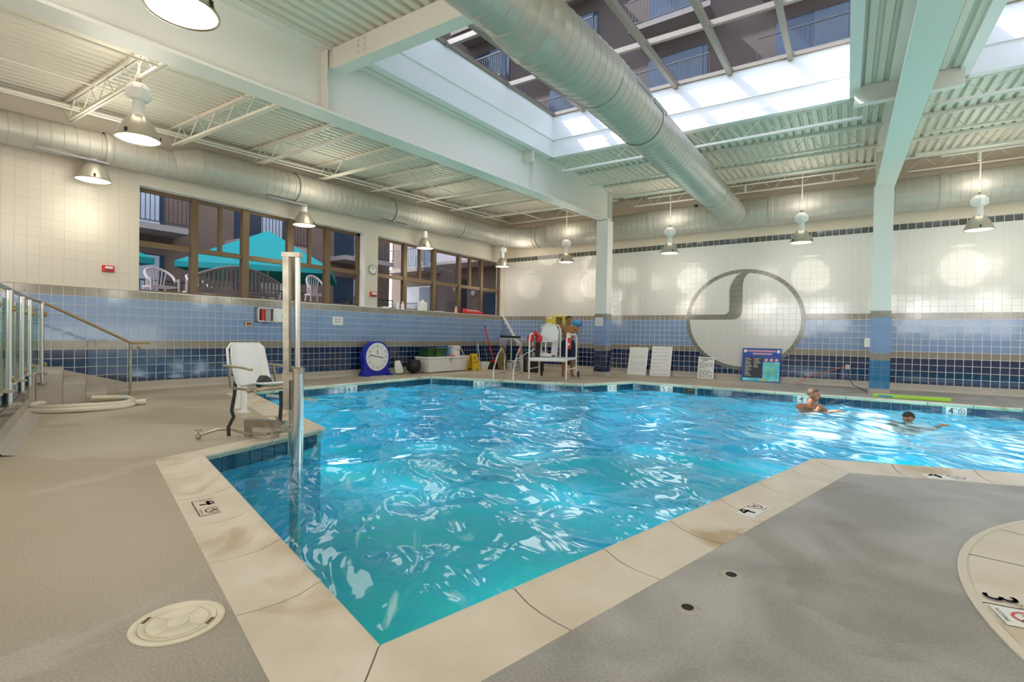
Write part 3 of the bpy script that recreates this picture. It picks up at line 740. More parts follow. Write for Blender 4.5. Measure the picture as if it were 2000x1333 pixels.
def ibeam(name, a0, a1, b0, b1, zb, zt, label):
    t = thing(name, RP((a0+a1)/2, b1, zb), label, 'beam'); w = (a0+a1)/2
    mb = MB(); rbox(mb, a0, b0, zb, a1, b1, zb+0.035); mb.build('bottom_flange', 'beam_paint', t)
    mb = MB(); rbox(mb, w-0.03, b0, zb+0.035, w+0.03, b1, zt-0.035); mb.build('web', 'beam_paint', t)
    mb = MB(); rbox(mb, a0, b0, zt-0.035, a1, b1, zt-0.002); mb.build('top_flange', 'beam_paint', t)
    mb = MB(); rbox(mb, a0, b1-0.02, zb, a1, b1, zt-0.03); mb.build('end_plate', 'beam_paint', t)
    for q in (4.3, 9.6):
        mb = MB(); rbox(mb, w+0.03, q-0.008, zb+0.035, a1-0.01, q+0.008, zt-0.04); mb.build('stiffener', 'beam_paint', t)
    return t
ibeam('roof_beam', -6.09, -5.77, B0, 14.02, 3.82, DZ, 'deep cream steel beam running to the column by the lifeguard')
ibeam('roof_beam', 0.46, 0.80, B0, 13.95, 3.82, DZ, 'deep pale steel beam running to the right-hand column')
def cross(a0, a1, b0, b1, zb, label):
    t = thing('cross_beam', RP(a0, b0, zb), label, 'beam')
    mb = MB(); rbox(mb, a0, b0, zb, a1, b1+0.14, zb+0.025); mb.build('flange', 'beam_paint', t)
    mb = MB(); rbox(mb, a0, b0, zb+0.025, a1, b0+0.03, DZ-0.004); mb.build('web', 'beam_paint', t)
    mb = MB()
    bl = MB()
    for i in range(2):
        for j in range(3): bl.lathe([(0.0, 0), (0.018, 0), (0.018, 0.012), (0, 0.014)], RP(a0+0.5+0.12*i, b0, zb+0.08+0.07*j)-V3((0, 0.012, 0)), 6, (0, -1, 0))
    bl.build('bolt_cluster', 'beam_paint', t)
    cl = MB(); rbox(cl, a0-0.28, b0-0.02, zb+0.02, a0, b0+0.02, DZ-0.05); cl.build('clip', 'beam_paint', t)
cross(-5.77+0.02, 0.44, 4.36, 4.42, 4.40, 'cream cross beam at the near edge of the skylight')
def stub(a0, a1, b, zb, label):
    mb = MB(); rbox(mb, a0, b, zb, a1, b+0.04, DZ-0.006); rbox(mb, a0, b-0.05, zb-0.02, a1, b+0.10, zb); o = mb.build('beam_stub', 'beam_paint', None, loc=RP(a0, b, zb)); tag(o, label, 'beam')
stub(-5.92, -5.66, 9.35, 4.42, 'short bracket beam between the skylight curb and the lifeguard-side beam')
stub(0.02, 0.60, 9.75, 4.40, 'short beige beam between the skylight curb and the right-hand beam')
stub(0.66, 1.36, 9.80, 4.42, 'short tan beam joining the right-hand beam to the far right skylight')

def joist(a0, a1, b, label, group):
    t = thing('roof_joist', RP(a0, b, DZ-0.36), label, 'joist', group); zt, zb = DZ-0.004, DZ-0.36
    mb = MB()
    for s_ in (-1, 1): rbox(mb, a0, b+s_*0.008, zt-0.045, a1, b+s_*0.052, zt)
    mb.build('top_chord', 'joist_paint', t)
    mb = MB()
    for s_ in (-1, 1): rbox(mb, a0+0.35, b+s_*0.008, zb, a1-0.35, b+s_*0.042, zb+0.04)
    mb.build('bottom_chord', 'joist_paint', t)
    n = max(4, 2*round((a1-a0)/0.62)); pts = [RP(a0+0.02, b, zt-0.03)]
    for k in range(1, n): pts.append(RP(a0+(a1-a0)*k/n, b, zb+0.02 if k % 2 else zt-0.03))
    pts.append(RP(a1-0.02, b, zt-0.03))
    mb = MB(); mb.tube(pts, 0.009, 5); mb.build('web_rod', 'joist_paint', t)
ords = ['nearest the camera', 'second from the near end', 'third from the near end', 'fourth from the near end', 'fifth from the near end', 'sixth from the near end', 'seventh from the near end', 'second from the back wall', 'nearest the back wall']
for k in range(9):
    b = 3.02+1.525*k; joist(-11.08+0.034*b, -6.06, b, 'open-web roof joist above the left aisle, '+ords[k], 'left aisle roof joists')
for k, nm in enumerate(['just behind the skylight', 'second behind the skylight', 'third behind the skylight', 'against the back wall']):
    b = 10.26+1.57*k; joist(-5.78, 0.50, b, 'open-web roof joist over the deep end between the beams, '+nm, 'middle bay roof joists')
    joist(0.76, 9.5, b, 'open-web roof joist right of the right-hand beam, '+nm.replace('the skylight', 'the far skylight'), 'right bay roof joists')
for b in (-5.5, -3.9, -2.3):
    pass
# bridging lines and sprinkler pipe in the left bay
for k, (aa, nm) in enumerate(((-7.4, 'nearest the big beam'), (-8.75, 'along the middle of the aisle'), (-10.0, 'nearest the left duct'))):
    mb = MB(); mb.tube([RP(aa, 1.2, DZ-0.34), RP(aa+0.02, 15.2, DZ-0.34)], 0.012, 6); tag(mb.build('bridging_bar', 'joist_paint', None, loc=RP(aa, 1.2, DZ-0.34)), 'thin bridging bar under the left aisle joists, '+nm, 'bar', 'bridging bars')
mb = MB(); mb.tube([RP(-10.62, -2.0, DZ-0.13), RP(-10.3, 15.0, DZ-0.13)], 0.03, 8); tag(mb.build('sprinkler_pipe', 'joist_paint', None, smooth=True, loc=RP(-10.62, -2, DZ-0.13)), 'cream sprinkler pipe above the left wall duct', 'pipe')
for k in range(2):
    x0_ = (-5.2, 1.1)[k]; mb = MB(); mb.tube([(x0_, 13.9+0.03*k, 5.05), (x0_+5.6, 14.05, 5.05)], 0.02, 6)
    for q in range(3): mb.tube([(x0_+0.6+q*1.9, 13.97, 5.05), (x0_+0.6+q*1.9, 13.97, 4.86)], 0.022, 6)
    tag(mb.build('sprinkler_pipe', 'joist_paint', None, loc=(x0_, 13.9, 5.05)), ('cream sprinkler pipe with drops above the lifeguard and emblem', 'cream sprinkler pipe with drops above the far right pendant')[k], 'pipe')

# columns
def column(x0, x1, y0, label, dark, note):
    t = thing('column', ((x0+x1)/2, y0+0.19, 0), label, 'column'); y1 = y0+0.37
    mb = MB(); mb.bx(x0+0.01, y0+0.01, 0, x1-0.01, y1-0.01, 4.50); mb.build('shaft', 'white_paint', t, bevel=0.006)
    mb = MB(); mb.bx(x0-0.005, y0-0.005, 0, x1+0.005, y1, 0.135); mb.build('base', 'cove', t)
    w = x1-x0; ws = [0.06, T, w-0.06-T]
    for face in range(2):
        s_ = 0
        for wi in ws:
            for r_ in range(11):
                z = 0.135+(r_+0.5)*T; m = dark if r_ < 4 else 't_gray' if r_ in (4, 10) else 't_light'
                mb = MB()
                if face == 0: mb.bx(x0+s_+0.003, y0, z-T/2+0.003, x0+s_+wi-0.003, y0+0.012, z+T/2-0.003)
                else: mb.bx(x1-0.012, y0+s_+0.003, z-T/2+0.003, x1, y0+s_+wi-0.003, z+T/2-0.003)
                mb.build('tile', m, t)
            s_ += wi
    if note:
        mb = MB(); mb.bx(x0+0.03, y0-0.004, 1.46, x0+0.27, y0-0.001, 1.70); nt_ = mb.build('notice', 'paper', t)
        mb = MB(); put_text(mb, 'NOTICE', (x0+0.15, y0-0.006, 1.655), (1, 0, 0), (0, 0, 1), 0.05)
        for q in range(5): mb.bx(x0+0.06, y0-0.0055, 1.60-q*0.025, x0+0.24, y0-0.0045, 1.608-q*0.025)
        mb.build('notice_print', 'ink_grey', nt_)
    return t
column(-6.60, -6.225, 13.52, 'square column with blue tiled base and white notice beside the lifeguard', 't_dark', True)
column(-0.042, 0.326, 13.52, 'square column with bright blue tiled base behind the swimmers', 't_colblue', False)

# ------------------------------------------------------------------ skylights
def skylight(box, idx, label):
    a0, b0, a1, b1 = box; t = thing('skylight', RP(a0, b0, 4.66), label, 'skylight'); zb, zt = 4.66, 5.56
    def wall4(nm, f, m='curb_white'):
        for side in range(4):
            mb = MB(); f(mb, side); mb.build(nm, m, t)
    def rect(mb, side, th0, th1, z0, z1):
        if side == 0: rbox(mb, a0-th1, b0-th1, z0, a0+th0, b1+th1, z1)
        if side == 1: rbox(mb, a1-th0, b0-th1, z0, a1+th1, b1+th1, z1)
        if side == 2: rbox(mb, a0-th1+0.001, b0-th1, z0, a1+th1-0.001, b0+th0, z1)
        if side == 3: rbox(mb, a0-th1+0.001, b1-th0, z0, a1+th1-0.001, b1+th1, z1)
    wall4('curb_panel', lambda mb, s_: rect(mb, s_, 0.0, 0.10, zb+0.10, zt))
    wall4('curb_base', lambda mb, s_: rect(mb, s_, 0.045, 0.10, zb-0.03, zb+0.12))
    wall4('curb_step', lambda mb, s_: rect(mb, s_, 0.03, 0.0, zb+0.36, zb+0.62))
    wall4('glazing_frame', lambda mb, s_: rect(mb, s_, 0.05, 0.06, zt, zt+0.07), 'alu')
    na = 6; ra = [a0+(a1-a0)*k/5.7 for k in range(1, 6)] if idx else [-4.86, -3.87, -2.887, -1.904, -0.918]
    pb = [6.44, 8.255]
    for a in ra:
        mb = MB(); rbox(mb, a-0.04, b0, zt-0.06, a+0.04, b1, zt+0.06); mb.build('rafter', 'alu', t)
    for b in pb:
        ed = [a0]+ra+[a1]
        for i in range(len(ed)-1):
            mb = MB(); rbox(mb, ed[i]+0.04, b-0.035, zt-0.03, ed[i+1]-0.04, b+0.035, zt+0.055); mb.build('purlin', 'alu', t)
    ed = [a0]+ra+[a1]; bd = [b0]+pb+[b1]
    for i in range(len(ed)-1):
        for j in range(len(bd)-1):
            mb = MB(); rbox(mb, ed[i], bd[j], zt+0.04, ed[i+1], bd[j+1], zt+0.048); mb.build('pane', 'sky_glass', t)
skylight(SKY1, 0, 'large rooftop skylight with white curb above the pool')
skylight(SKY2, 1, 'far right skylight with white curb cut off by the picture edge')

# ------------------------------------------------------------------ air ducts with seams
def duct_mesh(path, rad, seam=0.16, n=28):
    pts = [V3(p) for p in path]; out = []; rs = []
    s_ = 0.0; nxt = seam
    for i in range(len(pts)-1):
        a, b = pts[i], pts[i+1]; L_ = (b-a).length; r0, r1 = rad[i], rad[i+1]; k = max(1, round(L_/seam))
        for j in range(k):
            t0 = j/k; 
            for dt, bump in ((0.0, 0.0), (0.035, 0.006), (0.07, 0.0)):
                t = t0+dt/k*1.0; out.append(a.lerp(b, t)); rs.append(r0+(r1-r0)*t+bump)
    out.append(pts[-1]); rs.append(rad[-1])
    mb = MB(); mb.tube(out, rs, n); return mb
def arc(c, r_, t0, t1, z0, z1, n=10): return [(c[0]+r_*math.cos(t0+(t1-t0)*k/n), c[1]+r_*math.sin(t0+(t1-t0)*k/n), z0+(z1-z0)*k/n) for k in range(n+1)]
dl = thing('air_duct', (-10.72, 2, 4.1), 'long round cream duct along the left wall above the windows', 'duct')
path = [(-10.76, -6.6, 3.87), (-10.76, 4.15, 4.225), (-10.71, 4.55, 4.30), (-10.70, 13.75, 4.57)]; rad = [0.25, 0.25, 0.325, 0.325]
el = arc((-9.55, 13.75), 1.15, math.pi, math.pi/2, 4.57, 4.53); path += el[1:]; rad += [0.325+0.025*k/10 for k in range(1, 11)]
duct_mesh(path, rad).build('tube', 'duct', dl, smooth=True)
for y, z, r_ in ((3.15, 4.195, 0.262), (6.6, 4.36, 0.337), (9.4, 4.44, 0.337), (12.2, 4.525, 0.337)):
    mb = MB(); mb.lathe([(r_, -0.05), (r_+0.008, -0.04), (r_+0.008, 0.04), (r_, 0.05)], (-10.70-0.05*(y < 4), y, z), 28, (0, 1, 0.03)); mb.build('collar', 'duct', dl, smooth=True)
for y in (2.2, 5.9, 9.0):
    zc = 4.15 if y < 4 else 4.34+0.03*(y-5.9); mb = MB(); mb.bx(-10.62, y, zc-0.345+0.09*(y < 4), -10.56, y+0.95, zc-0.315+0.09*(y < 4)); mb.build('outlet_slot', 'ink_grey', dl)
db = thing('air_duct', (-9.5, 14.9, 4.5), 'thick round duct along the back wall above the emblem', 'duct')
duct_mesh([(-9.50, 14.90, 4.53), (-8.9, 14.9, 4.53), (-8.75, 14.885, 4.53), (XR-0.1, 14.885, 4.53)], [0.35, 0.35, 0.38, 0.38]).build('tube', 'duct', db, smooth=True)
for x in (-9.45, -8.85, -5.4, -2.2, 1.2):
    mb = MB(); r_ = 0.355 if x < -8.9 else 0.386; mb.lathe([(r_, -0.06), (r_+0.012, -0.05), (r_+0.012, 0.05), (r_, 0.06)], (x, 14.89, 4.53), 28, (1, 0, 0)); mb.build('collar', 'duct', db, smooth=True)
dc = thing('air_duct', RP(-2.62, 5, 4.0), 'big round duct crossing under the skylight to the back wall', 'duct')
def CP(b, z): p = RP(-2.62, b, 0); return (p.x, p.y, z)
duct_mesh([CP(-2.2, 3.62), CP(3.2, 4.02), CP(3.75, 4.09), CP(4.3, 4.15), CP(5.8, 4.30), CP(10, 4.40), CP(14.75, 4.50)], [0.23, 0.24, 0.27, 0.345, 0.345, 0.33, 0.315]).build('tube', 'duct', dc, smooth=True)
for b, z, r_ in ((7.4, 4.338, 0.348), (12.2, 4.447, 0.328), (14.2, 4.49, 0.322)):
    mb = MB(); mb.lathe([(r_, -0.03), (r_+0.006, -0.025), (r_+0.006, 0.025), (r_, 0.03)], CP(b, z), 28, (-math.sin(AL), math.cos(AL), 0.024)); mb.build('collar', 'duct', dc, smooth=True)
mb = MB()
for b in (6.3, 7.0): 
    p, q = V3(CP(b, 4.33))+V3((0.335, 0, 0.09)), V3(CP(b+0.55, 4.343))+V3((0.335, 0, 0.09)); mb.obox((p+q)/2, (q-p)/2, (0.008, 0, 0), (0, 0, 0.03))
mb.build('outlet_slot', 'ink_grey', dc)

# ------------------------------------------------------------------ pendant lamps
def lamp_proto():
    t = thing('pendant_lamp', (0, 0, 0), 'lamp', 'lamp', 'high-bay pendant lamps')
    mb = MB(); mb.lathe([(0.085, 0.26), (0.10, 0.245), (0.135, 0.20), (0.175, 0.13), (0.205, 0.05), (0.222, 0.0), (0.217, 0.0), (0.20, 0.05), (0.17, 0.13), (0.13, 0.195), (0.08, 0.25)], n=28); rf = mb.build('reflector', 'reflector', t, smooth=True)
    mb = MB(); mb.lathe([(0.219, 0.006), (0.230, 0.004), (0.230, -0.008), (0.219, -0.010)], n=28); mb.build('rim', 'steel_old', rf, smooth=True)
    for k in range(3):
        a = 2*math.pi*k/3+0.5; mb = MB(); mb.obox((0.215*math.cos(a), 0.215*math.sin(a), 0.035), (0.008*math.cos(a), 0.008*math.sin(a), 0), (-0.012*math.sin(a), 0.012*math.cos(a), 0), (0, 0, 0.024)); mb.build('latch', 'black', rf)
    mb = MB(); mb.lathe([(0.001, -0.018), (0.12, -0.014), (0.214, 0.0), (0.214, 0.004), (0.001, 0.004)], n=28); mb.build('lens', 'lens', t, smooth=True)
    mb = MB(); mb.lathe([(0.0, 0.44), (0.055, 0.44), (0.06, 0.42), (0.06, 0.30), (0.085, 0.255), (0.0, 0.255)], n=18); mb.build('neck', 'white_plastic', t, smooth=True)
    mb = MB(); mb.lathe([(0.0, 0.64), (0.06, 0.64), (0.10, 0.615), (0.125, 0.56), (0.125, 0.50), (0.105, 0.45), (0.05, 0.435), (0.0, 0.435)], n=8); bl = mb.build('ballast', 'white_plastic', t)
    for k in range(8):
        a = 2*math.pi*k/8; mb = MB(); mb.obox((0.126*math.cos(a), 0.126*math.sin(a), 0.53), (0.006*math.cos(a), 0.006*math.sin(a), 0), (-0.006*math.sin(a), 0.006*math.cos(a), 0), (0, 0, 0.05)); mb.build('cooling_fin', 'white_plastic', bl)
    mb = MB(); mb.lathe([(0.0, 0.70), (0.026, 0.70), (0.03, 0.64), (0.0, 0.64)], n=10); mb.build('hanger', 'steel_old', t)
    return t
LAMPS = [(-4.40, 1.765, 3.598, 'biggest pendant lamp, cut by the top edge of the picture', 0), (-7.82, 2.635, 3.596, 'large lit pendant lamp hanging below the big beam at left', 0), (-10.72, 2.975, 3.617, 'pendant lamp under the left duct, nearest the stairs', 1),
         (-10.72, 6.867, 3.589, 'pendant lamp in front of the first window', 1), (-10.70, 10.731, 3.635, 'pendant lamp in front of the second window', 1), (-10.68, 14.514, 3.552, 'pendant lamp in the far back corner', 2),
         (-8.05, 14.37, 3.512, 'pendant lamp above the lifeguard', 0), (-4.675, 14.22, 3.514, 'pendant lamp left of the round emblem top', 0), (-1.457, 14.165, 3.514, 'pendant lamp between the emblem and the right-hand column', 0), (1.767, 14.307, 3.514, 'pendant lamp right of the right-hand column', 0)]
EXTRA_FILL = [(4.7, 13.1), (7.6, 13.1), (8.0, 9.3), (8.0, 5.6), (8.0, 2.0), (4.0, 1.8), (0.4, 1.7), (-9.5, -1.2), (-6.2, -3.5), (-2.4, -3.5), (2.0, -3.5), (6.2, -3.5)]  # unseen lights added to fill the hall, no lamp bodies
proto = lamp_proto(); LZ = 3.5; LS = 1.11
allL = LAMPS+[(x, y, LZ, None, 0) for x, y in EXTRA_FILL]
for k, (x, y, LZ, lab, var) in enumerate(allL):
    if lab is None: o = None
    else:
        o = proto if k == 0 else copy_tree(lamp_src)
        if k == 0: lamp_src = copy_tree(proto)
        o.location = (x, y, LZ); o['label'] = lab; o.rotation_euler = (0, 0, k*0.7); o.scale = (LS, LS, LS)
        if var == 1:                                   # close under the duct: no ballast or stem
            for ch in list(o.children):
                if ch.name.split('.')[0] in ('ballast', 'hanger', 'stem_rod'):
                    for g in list(ch.children): bpy.data.objects.remove(g)
                    bpy.data.objects.remove(ch)
        else:
            b_ = y*math.cos(AL)-x*math.sin(AL); top = DZ+SR*b_-0.02 if var == 0 else LZ+0.76
            mb = MB(); mb.tube([(x, y, LZ+0.69*LS), (x, y, top)], 0.013, 8)
            rd = mb.build('stem_rod', 'joist_paint', None); rd.parent = o; rd.matrix_parent_inverse = (Matrix.Translation((x, y, LZ)) @ Matrix.Rotation(k*0.7, 4, 'Z') @ Matrix.Scale(LS, 4)).inverted()
    ld = bpy.data.lights.new('pendant_and_fill_light', 'POINT'); ld.energy = LAMP_W*(0.30 if var else 0.5 if y > 14 else 1.0); ld.shadow_soft_size = 0.50; ld.color = (1.0, 0.90, 0.76) if x < -5 else (1.0, 0.94, 0.85)
    lo_ = bpy.data.objects.new('pendant_and_fill_light', ld); COL.objects.link(lo_); lo_.location = (x, y, LZ-0.55)
    if o is not None: lo_.parent = o; lo_.location = (0, 0, -0.5)
    lu = bpy.data.lights.new('ceiling_fill_light', 'POINT'); lu.energy = CEILING_FILL; lu.shadow_soft_size = 0.45; lu.color = ld.color      # added ceiling fill, not cast by the lamp itself
    uo = bpy.data.objects.new('ceiling_fill_light', lu); COL.objects.link(uo); uo.location = (x, y, LZ+1.0)
    if o is not None: uo.parent = o; uo.location = ((0.0, 0.0, 0.9) if var == 0 else (0.75, 0.0, 0.55)); uo.location = Matrix.Rotation(-k*0.7, 3, 'Z') @ uo.location
for _o in [lamp_src]+list(lamp_src.children_recursive): bpy.data.objects.remove(_o)
# added fill lights under the surface, no fixtures, to brighten the water
POOL_FILL = 11.0
for (x, y) in ((-8.3, 6.2), (-8.3, 8.6), (-6.4, 6.0), (-6.2, 9.4), (-4.0, 7.2), (-4.2, 11.4), (-2.4, 4.0), (-1.6, 7.0), (-1.6, 11.4), (0.6, 11.4), (2.2, 10.6), (4.4, 10.6)):
    ld = bpy.data.lights.new('pool_fill_light', 'POINT'); ld.energy = POOL_FILL; ld.shadow_soft_size = 0.25; ld.color = (1.0, 1.0, 0.93)
    o = bpy.data.objects.new('pool_fill_light', ld); COL.objects.link(o); o.location = (x, y, -0.55)
# ------------------------------------------------------------------ stairs, platform, glass guard
u_ = V3((-0.965, 0.262, 0)); v_ = V3((-u_.y, u_.x, 0))*-1        # along the platform front / away from the pool
FA, FB = V3((-6.2, 1.03, 0)), V3((-9.45, 1.93, 0))
mb = MB()
def step_poly(y0o, y0i, y1o, y1i, z): # one tread slab between two slanted nosing lines
    x0, x1 = -9.45, XL+0.002
    return MB().hexa([(x0, y0o, 0), (x0, y1o, 0), (x1, y1i, 0), (x1, y0i, 0), (x0, y0o, z), (x0, y1o, z), (x1, y1i, z), (x1, y0i, z)])
st = thing('concrete_stairs', (-10.2, 2.6, 0), 'short beige concrete stairs against the left tiled wall', 'stairs')
step_poly(2.55, 3.0, 2.82, 3.30, 0.17).build('step', 'cove', st, bevel=0.01); step_poly(2.29, 2.71, 2.55, 3.0, 0.335).build('step', 'cove', st, bevel=0.01); step_poly(2.005, 2.005, 2.29, 2.71, 0.49).build('step', 'cove', st, bevel=0.01)
mb = MB(); mb.prism([(1.9, 0.49), (1.9, 0.62), (2.2, 0.58), (3.55, 0.175), (3.55, 0.0), (3.3, 0.0)], (XL+0.03, 0, 0), (0, 1, 0), (0, 0, 1), (-0.028, 0, 0)); mb.build('wall_stringer', 'cove', st)
pf = thing('raised_platform', (-8.5, 0.5, 0), 'raised platform with dark tiled front at the left edge', 'platform')
mb = MB(); mb.prism([(FA.x, FA.y), (FB.x, FB.y), (-9.45, 2.0), (XL+0.002, 2.0), (XL+0.002, -3), (-5.2, -3)], (0, 0, 0), (1, 0, 0), (0, 1, 0), (0, 0, 0.49)); mb.build('body', 'cove', pf)
L_ = (FB-FA).length; d_ = (FB-FA)/L_; nrm = V3((-d_.y, d_.x, 0)); nrm = nrm if nrm.y > 0 else -nrm; rz = math.atan2(-d_.y, -d_.x)
mb = MB(); prof = [(0.0, 0.175), (0.012, 0.175), (0.02, 0.06), (0.07, 0.015), (0.16, 0.001), (0, 0)]; kk = len(prof)
mb.add([p+nrm*a+V3((0, 0, z)) for p in (FA, FB) for a, z in prof], [(j, (j+1) % kk, (j+1) % kk+kk, j+kk) for j in range(kk)]); mb.build('cove_base', 'cove', pf)
for k in range(int(L_/T)):
    for r_ in range(2):
        p = FA+d_*(k+0.5)*T+V3((0, 0, 0.18+(r_+0.5)*T)); o = put_tile(TM['t_dark'], pf, p+nrm*0.001, math.atan2(d_.y, d_.x)+math.pi)
        if (V3((math.sin(o.rotation_euler.z), -math.cos(o.rotation_euler.z), 0))).dot(nrm) < 0: o.rotation_euler.z += math.pi
gr = thing('glass_guardrail', (-8.5, 1.7, 0.4), 'stainless guardrail with glass panels at the far left edge', 'railing')
posts = [V3((-5.95, 0.96, 0)), V3((-6.97, 1.25, 0)), V3((-8.28, 1.60, 0)), V3((-9.12, 1.84, 0)), V3((-9.47, 2.04, 0))]
for i, p in enumerate(posts):
    p = p+nrm*0.03; mb = MB(); mb.tube([p+V3((0, 0, 0.36)), p+V3((0, 0, 1.50))], 0.030 if i < 4 else 0.022, 10); po = mb.build('post', 'steel', gr, smooth=True)
    for z in (0.50, 0.36):
        mb = MB(); mb.lathe([(0, -0.01), (0.055, -0.01), (0.055, 0.008), (0.03, 0.014)], p+V3((0, 0, z)), 14); mb.build('collar', 'steel_old', po)
    for z in (0.62, 1.32):
        mb = MB(); mb.ball(p+nrm*0.03+V3((0, 0, z)), 0.026, 1, 1, 1.3, 8); mb.build('glass_clamp', 'brass', po)
for i in range(len(posts)-1):
    a, b = posts[i]-nrm*0.01, posts[i+1]-nrm*0.01; d2 = (b-a).normalized(); mb = MB(); mb.obox((a+b)/2+V3((0, 0, 0.97)), (b-a)/2-d2*0.03, nrm*0.005, V3((0, 0, 0.45))); mb.build('glass_panel', 'rail_glass', gr)
mb = MB(); mb.tube([posts[0]+V3((0, 0, 1.53)), posts[3]+V3((0, 0, 1.53)), posts[4]+V3((0.0, 0.02, 1.49))], 0.026, 10); mb.build('top_rail', 'steel', gr, smooth=True)
hr = thing('stair_handrail', (-10.03, 3.3, 0), 'brass-toned stair handrail ending at a floor post', 'handrail')
P0 = V3((-10.03, 3.30, 0.905))
mb = MB(); mb.tube([V3((-9.50, 2.10, 1.475)), V3((-9.56, 2.2, 1.44)), P0+V3((0.02, -0.03, 0.02)), P0+V3((0, 0.03, 0)), P0+V3((-0.08, 0.30, 0.0))], 0.021, 10); mb.build('rail', 'brass', hr, smooth=True)
mb = MB(); mb.tube([P0+V3((0, 0, 0)), (-10.03, 3.30, 0)], 0.021, 10); mb.build('post', 'steel_old', hr, smooth=True)
mb = MB(); mb.ball(P0+V3((-0.03, 0.13, -0.07)), 0.03, 1, 1, 1.2, 8); mb.build('bracket', 'brass', hr)
wr = thing('wall_handrail', (XL+0.1, 2.0, 1.2), 'double wall handrail seen through the glass guard', 'handrail')
for dz in (0, 0.17):
    mb = MB(); mb.tube([(XL+0.10, 2.36, 1.44-dz*0.6), (XL+0.10, 2.28, 1.42-dz), (XL+0.10, 2.05, 1.36-dz), (XL+0.10, -1, 1.30-dz)], 0.02, 8); mb.build('rail', 'steel_old', wr, smooth=True)

# coiled hose
def coil(name, turns, label):
    t = thing(name, (-9.13, 2.44, 0), label, 'hose'); c = V3((-9.13, 2.44, 0)); ux = V3((0.25, 0.97, 0)).normalized(); vx = V3((-ux.y, ux.x, 0))
    pts = []
    for k in range(turns*28):
        a = 2*math.pi*k/28; f = 1-0.035*k/28; lev = [0.032, 0.034, 0.075, 0.078][min(3, int(k/28))]
        pts.append(c+ux*(0.60*f*math.cos(a))+vx*(0.47*f*math.sin(a))*(1 if k < 60 else 0.9)+V3((0, 0, lev+0.006*math.sin(3*a))))
    rs = [0.034+0.0012*(i % 2) for i in range(len(pts))]
    mb = MB(); mb.tube(pts, rs, 10); tb = mb.build('coil', 'hose', t, smooth=True)
    mb = MB(); e = [c+ux*0.1+vx*0.24+V3((0, 0, 0.115)), c+ux*0.35+vx*0.17+V3((0, 0, 0.115)), c+ux*0.52+vx*0.05+V3((0, 0, 0.11)), c+ux*0.56-vx*0.1+V3((0, 0, 0.10))]
    mb.tube(e, 0.034, 10); mb.build('loose_end', 'hose', t, smooth=True)
    mb = MB(); mb.lathe([(0.036, -0.03), (0.042, -0.03), (0.042, 0.03), (0.036, 0.03)], c+ux*0.47+vx*0.11+V3((0, 0, 0.112)), 12, ux); mb.build('blue_tie', 'light_blue', t)
    mb = MB(); mb.lathe([(0.0, 0), (0.036, 0), (0.042, 0.05), (0.042, 0.12), (0.0, 0.12)], c+ux*0.60-vx*0.05+V3((0, 0, 0.05)), 12, ux); mb.build('cuff', 'hose', t)
coil('pool_hose', 3, 'coiled white vacuum hose on the deck below the stairs')

# skimmer lid and deck fittings
t = thing('skimmer_lid', (-2.19, 0.885, 0), 'round cream skimmer lid set in the left deck', 'lid'); lr = 0.125
mb = MB(); mb.lathe([(lr*1.28, -0.01), (lr*1.28, 0.005), (lr*1.12, 0.008), (lr*1.05, 0.004)], (-2.19, 0.885, 0), 36); mb.build('ring', 'cream_plastic', t, smooth=True)
mb = MB(); mb.lathe([(0.0, 0.006), (lr*0.28, 0.006), (lr*0.30, 0.003), (lr*0.34, 0.006), (lr*0.82, 0.006), (lr*0.85, 0.002), (lr*0.90, 0.007), (lr*1.04, 0.007), (lr*1.05, -0.01)], (-2.19, 0.885, 0), 36); cv = mb.build('cover', 'cream_plastic', t, smooth=True)
for k in range(4):
    a = k*math.pi/2+0.4; mb = MB(); mb.obox((-2.19+lr*0.6*math.cos(a), 0.885+lr*0.6*math.sin(a), 0.007), (lr*0.2*math.cos(a), lr*0.2*math.sin(a), 0), (-0.004*math.sin(a), 0.004*math.cos(a), 0), (0, 0, 0.0015)); mb.build('rib', 'cream_plastic', cv)
for k in range(2):
    a = 0.65+k*math.pi; mb = MB(); mb.obox((-2.19+lr*0.97*math.cos(a), 0.885+lr*0.97*math.sin(a), 0.0065), (0.006*math.cos(a), 0.006*math.sin(a), 0), (-0.022*math.sin(a), 0.022*math.cos(a), 0), (0, 0, 0.002)); mb.build('finger_slot', 'brown_ink', cv)
for (x, y, lab) in ((-0.616, 2.205, 'nearer small round deck socket in the grey floor'), (-0.534, 2.64, 'farther small round deck socket in the grey floor')):
    t = thing('deck_socket', (x, y, 0), lab, 'socket', 'deck sockets')
    mb = MB(); mb.lathe([(0.052, 0.0), (0.050, 0.004), (0.046, 0.003), (0.026, 0.003)], (x, y, 0), 24); mb.build('plate', 'cove', t, smooth=True)
    mb = MB(); mb.lathe([(0.024, 0.004), (0.022, -0.0), (0.001, 0.001)], (x, y, 0.001), 16); mb.build('cup', 'black', t)

